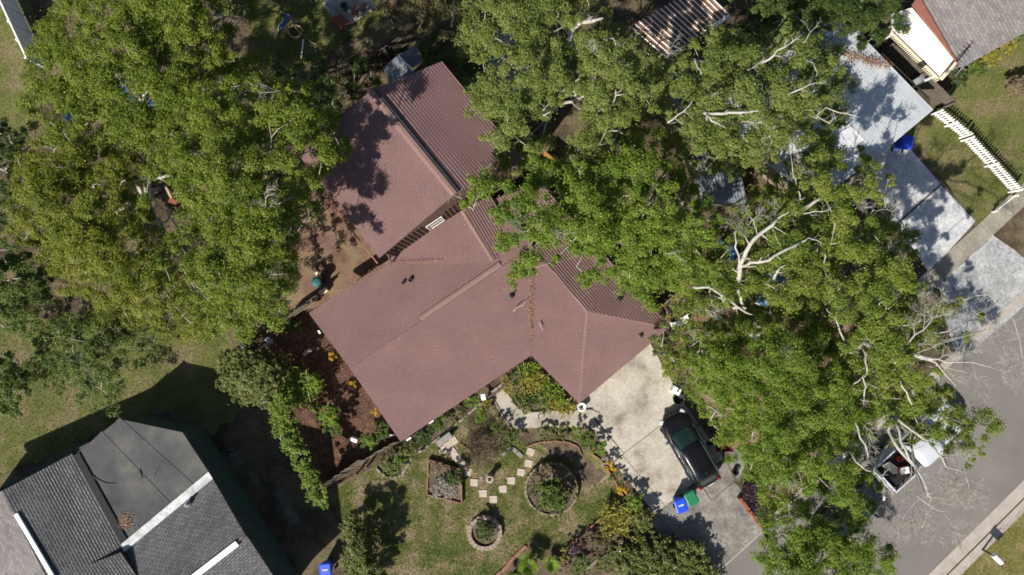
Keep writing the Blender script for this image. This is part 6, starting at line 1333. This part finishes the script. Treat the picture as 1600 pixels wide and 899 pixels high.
# ------------------------------------------------------------------ grass and litter on the ground
def grass(name, poly, n, h, m, label, z=.008, holes=(), wd=.011):
    xs = [q[0] for q in poly]; ys = [q[1] for q in poly]; X = rng.uniform(min(xs), max(xs), n*2); Y = rng.uniform(min(ys), max(ys), n*2)
    ok = inpoly(poly, X, Y)
    for hp in holes: ok &= ~inpoly(hp, X, Y)
    X, Y = X[ok], Y[ok]; s = (CAMH-z)/FPX; c = np.stack([(X-800)*s, (449.5-Y)*s, np.full(len(X), z)], 1); N = len(c)
    a = rng.uniform(0, 2*np.pi, N); hh = h*rng.uniform(.4, 1.2, N); side = np.stack([np.cos(a), np.sin(a), np.zeros(N)], 1)*(wd*rng.uniform(.6, 1.5, N))[:, None]
    b = rng.uniform(0, 2*np.pi, N); l_ = hh*rng.uniform(.3, 1.1, N); tip_ = c+np.stack([np.cos(b)*l_, np.sin(b)*l_, hh], 1)
    o = np_quads(name, np.stack([c-side, c+side, tip_], 1).reshape(-1, 3), m, None, 3); o['kind'] = 'stuff'; tag(o, label, 'grass')
circ = lambda x, y, r: [(x+r*math.cos(a), y+r*math.sin(a)) for a in np.linspace(0, 2*math.pi, 14)[:-1]]
BEDS = [[(628, 690), (757, 608), (775, 640), (755, 632), (690, 684), (655, 708), (637, 726), (632, 741), (615, 748), (597, 743), (587, 733), (600, 715)], [(667, 715), (722, 732), (723, 787), (666, 772)], circ(757, 831, 29), circ(861, 762, 44), [(785, 890), (822, 853), (885, 856), (938, 811), (975, 778), (1018, 815), (1090, 990), (760, 990)], [(800, 672), (925, 670), (960, 740), (940, 755), (905, 760), (890, 720), (840, 700)], [(925, 690), (940, 690), (1018, 812), (975, 780)]]+[circ(x, y, 8) for x, y, _ in STONES]
grass('lawn_grass', LAWN, 110000, .075, m_grass, 'patchy green and straw front lawn grass', holes=BEDS)
grass('left_yard_grass', LEFTYARD, 40000, .08, m_grass, 'dry grass on the lower left lawn')
grass('back_yard_grass', TOPYARD, 14000, .1, m_grass, 'dry grass in the back yard round the grey slab', holes=[[(505, -40), (505, 10), (537, 45), (600, 5), (640, -40)]])
grass('corner_grass', TLYARD, 14000, .08, m_grass, 'dry grass in the upper left corner')
grass('right_yard_grass', RYARD, 30000, .09, m_grass, 'grass in the upper right front yard round the picket fence')
grass('verge_grass', [(1490, 899), (1600, 792), (1700, 700), (1700, 980), (1490, 980)], 36000, .06, m_grassv, 'pale green verge grass across the road', z=.102)
def litter(name, poly, n, size, label, z=.02):
    xs = [q[0] for q in poly]; ys = [q[1] for q in poly]; X = rng.uniform(min(xs), max(xs), n); Y = rng.uniform(min(ys), max(ys), n); ok = inpoly(poly, X, Y); X, Y = X[ok], Y[ok]
    s = (CAMH-z)/FPX; scatter_quads(name, np.stack([(X-800)*s, (449.5-Y)*s, np.full(len(X), z)], 1), size, m_litter, .4, label=label, cat='leaf litter')
litter('mulch_leaf_litter', [(440, 500), (520, 470), (640, 690), (515, 762), (480, 740), (440, 640)], 5000, .045, 'fallen brown leaves over the mulch bed')
litter('oak_leaf_litter', [(1040, 560), (1070, 600), (1150, 700), (1200, 810), (1300, 740), (1300, 480), (1100, 470)], 5000, .05, 'fallen leaves under the oaks right of the driveway')
litter('street_bed_litter', [(790, 890), (825, 855), (885, 858), (938, 813), (1018, 815), (1030, 900)], 2200, .035, 'fallen leaves over the street bed soil')
litter('driveway_litter', [(1052, 832), (1148, 752), (1195, 812), (1120, 882), (1024, 804)], 260, .03, 'scattered leaves on the lower driveway', z=.062)
litter('pale_drive_litter', [(1400, 349), (1470, 287), (1525, 346), (1452, 427)], 420, .028, 'dark leaves strewn over the pale neighbouring driveway', z=.062)
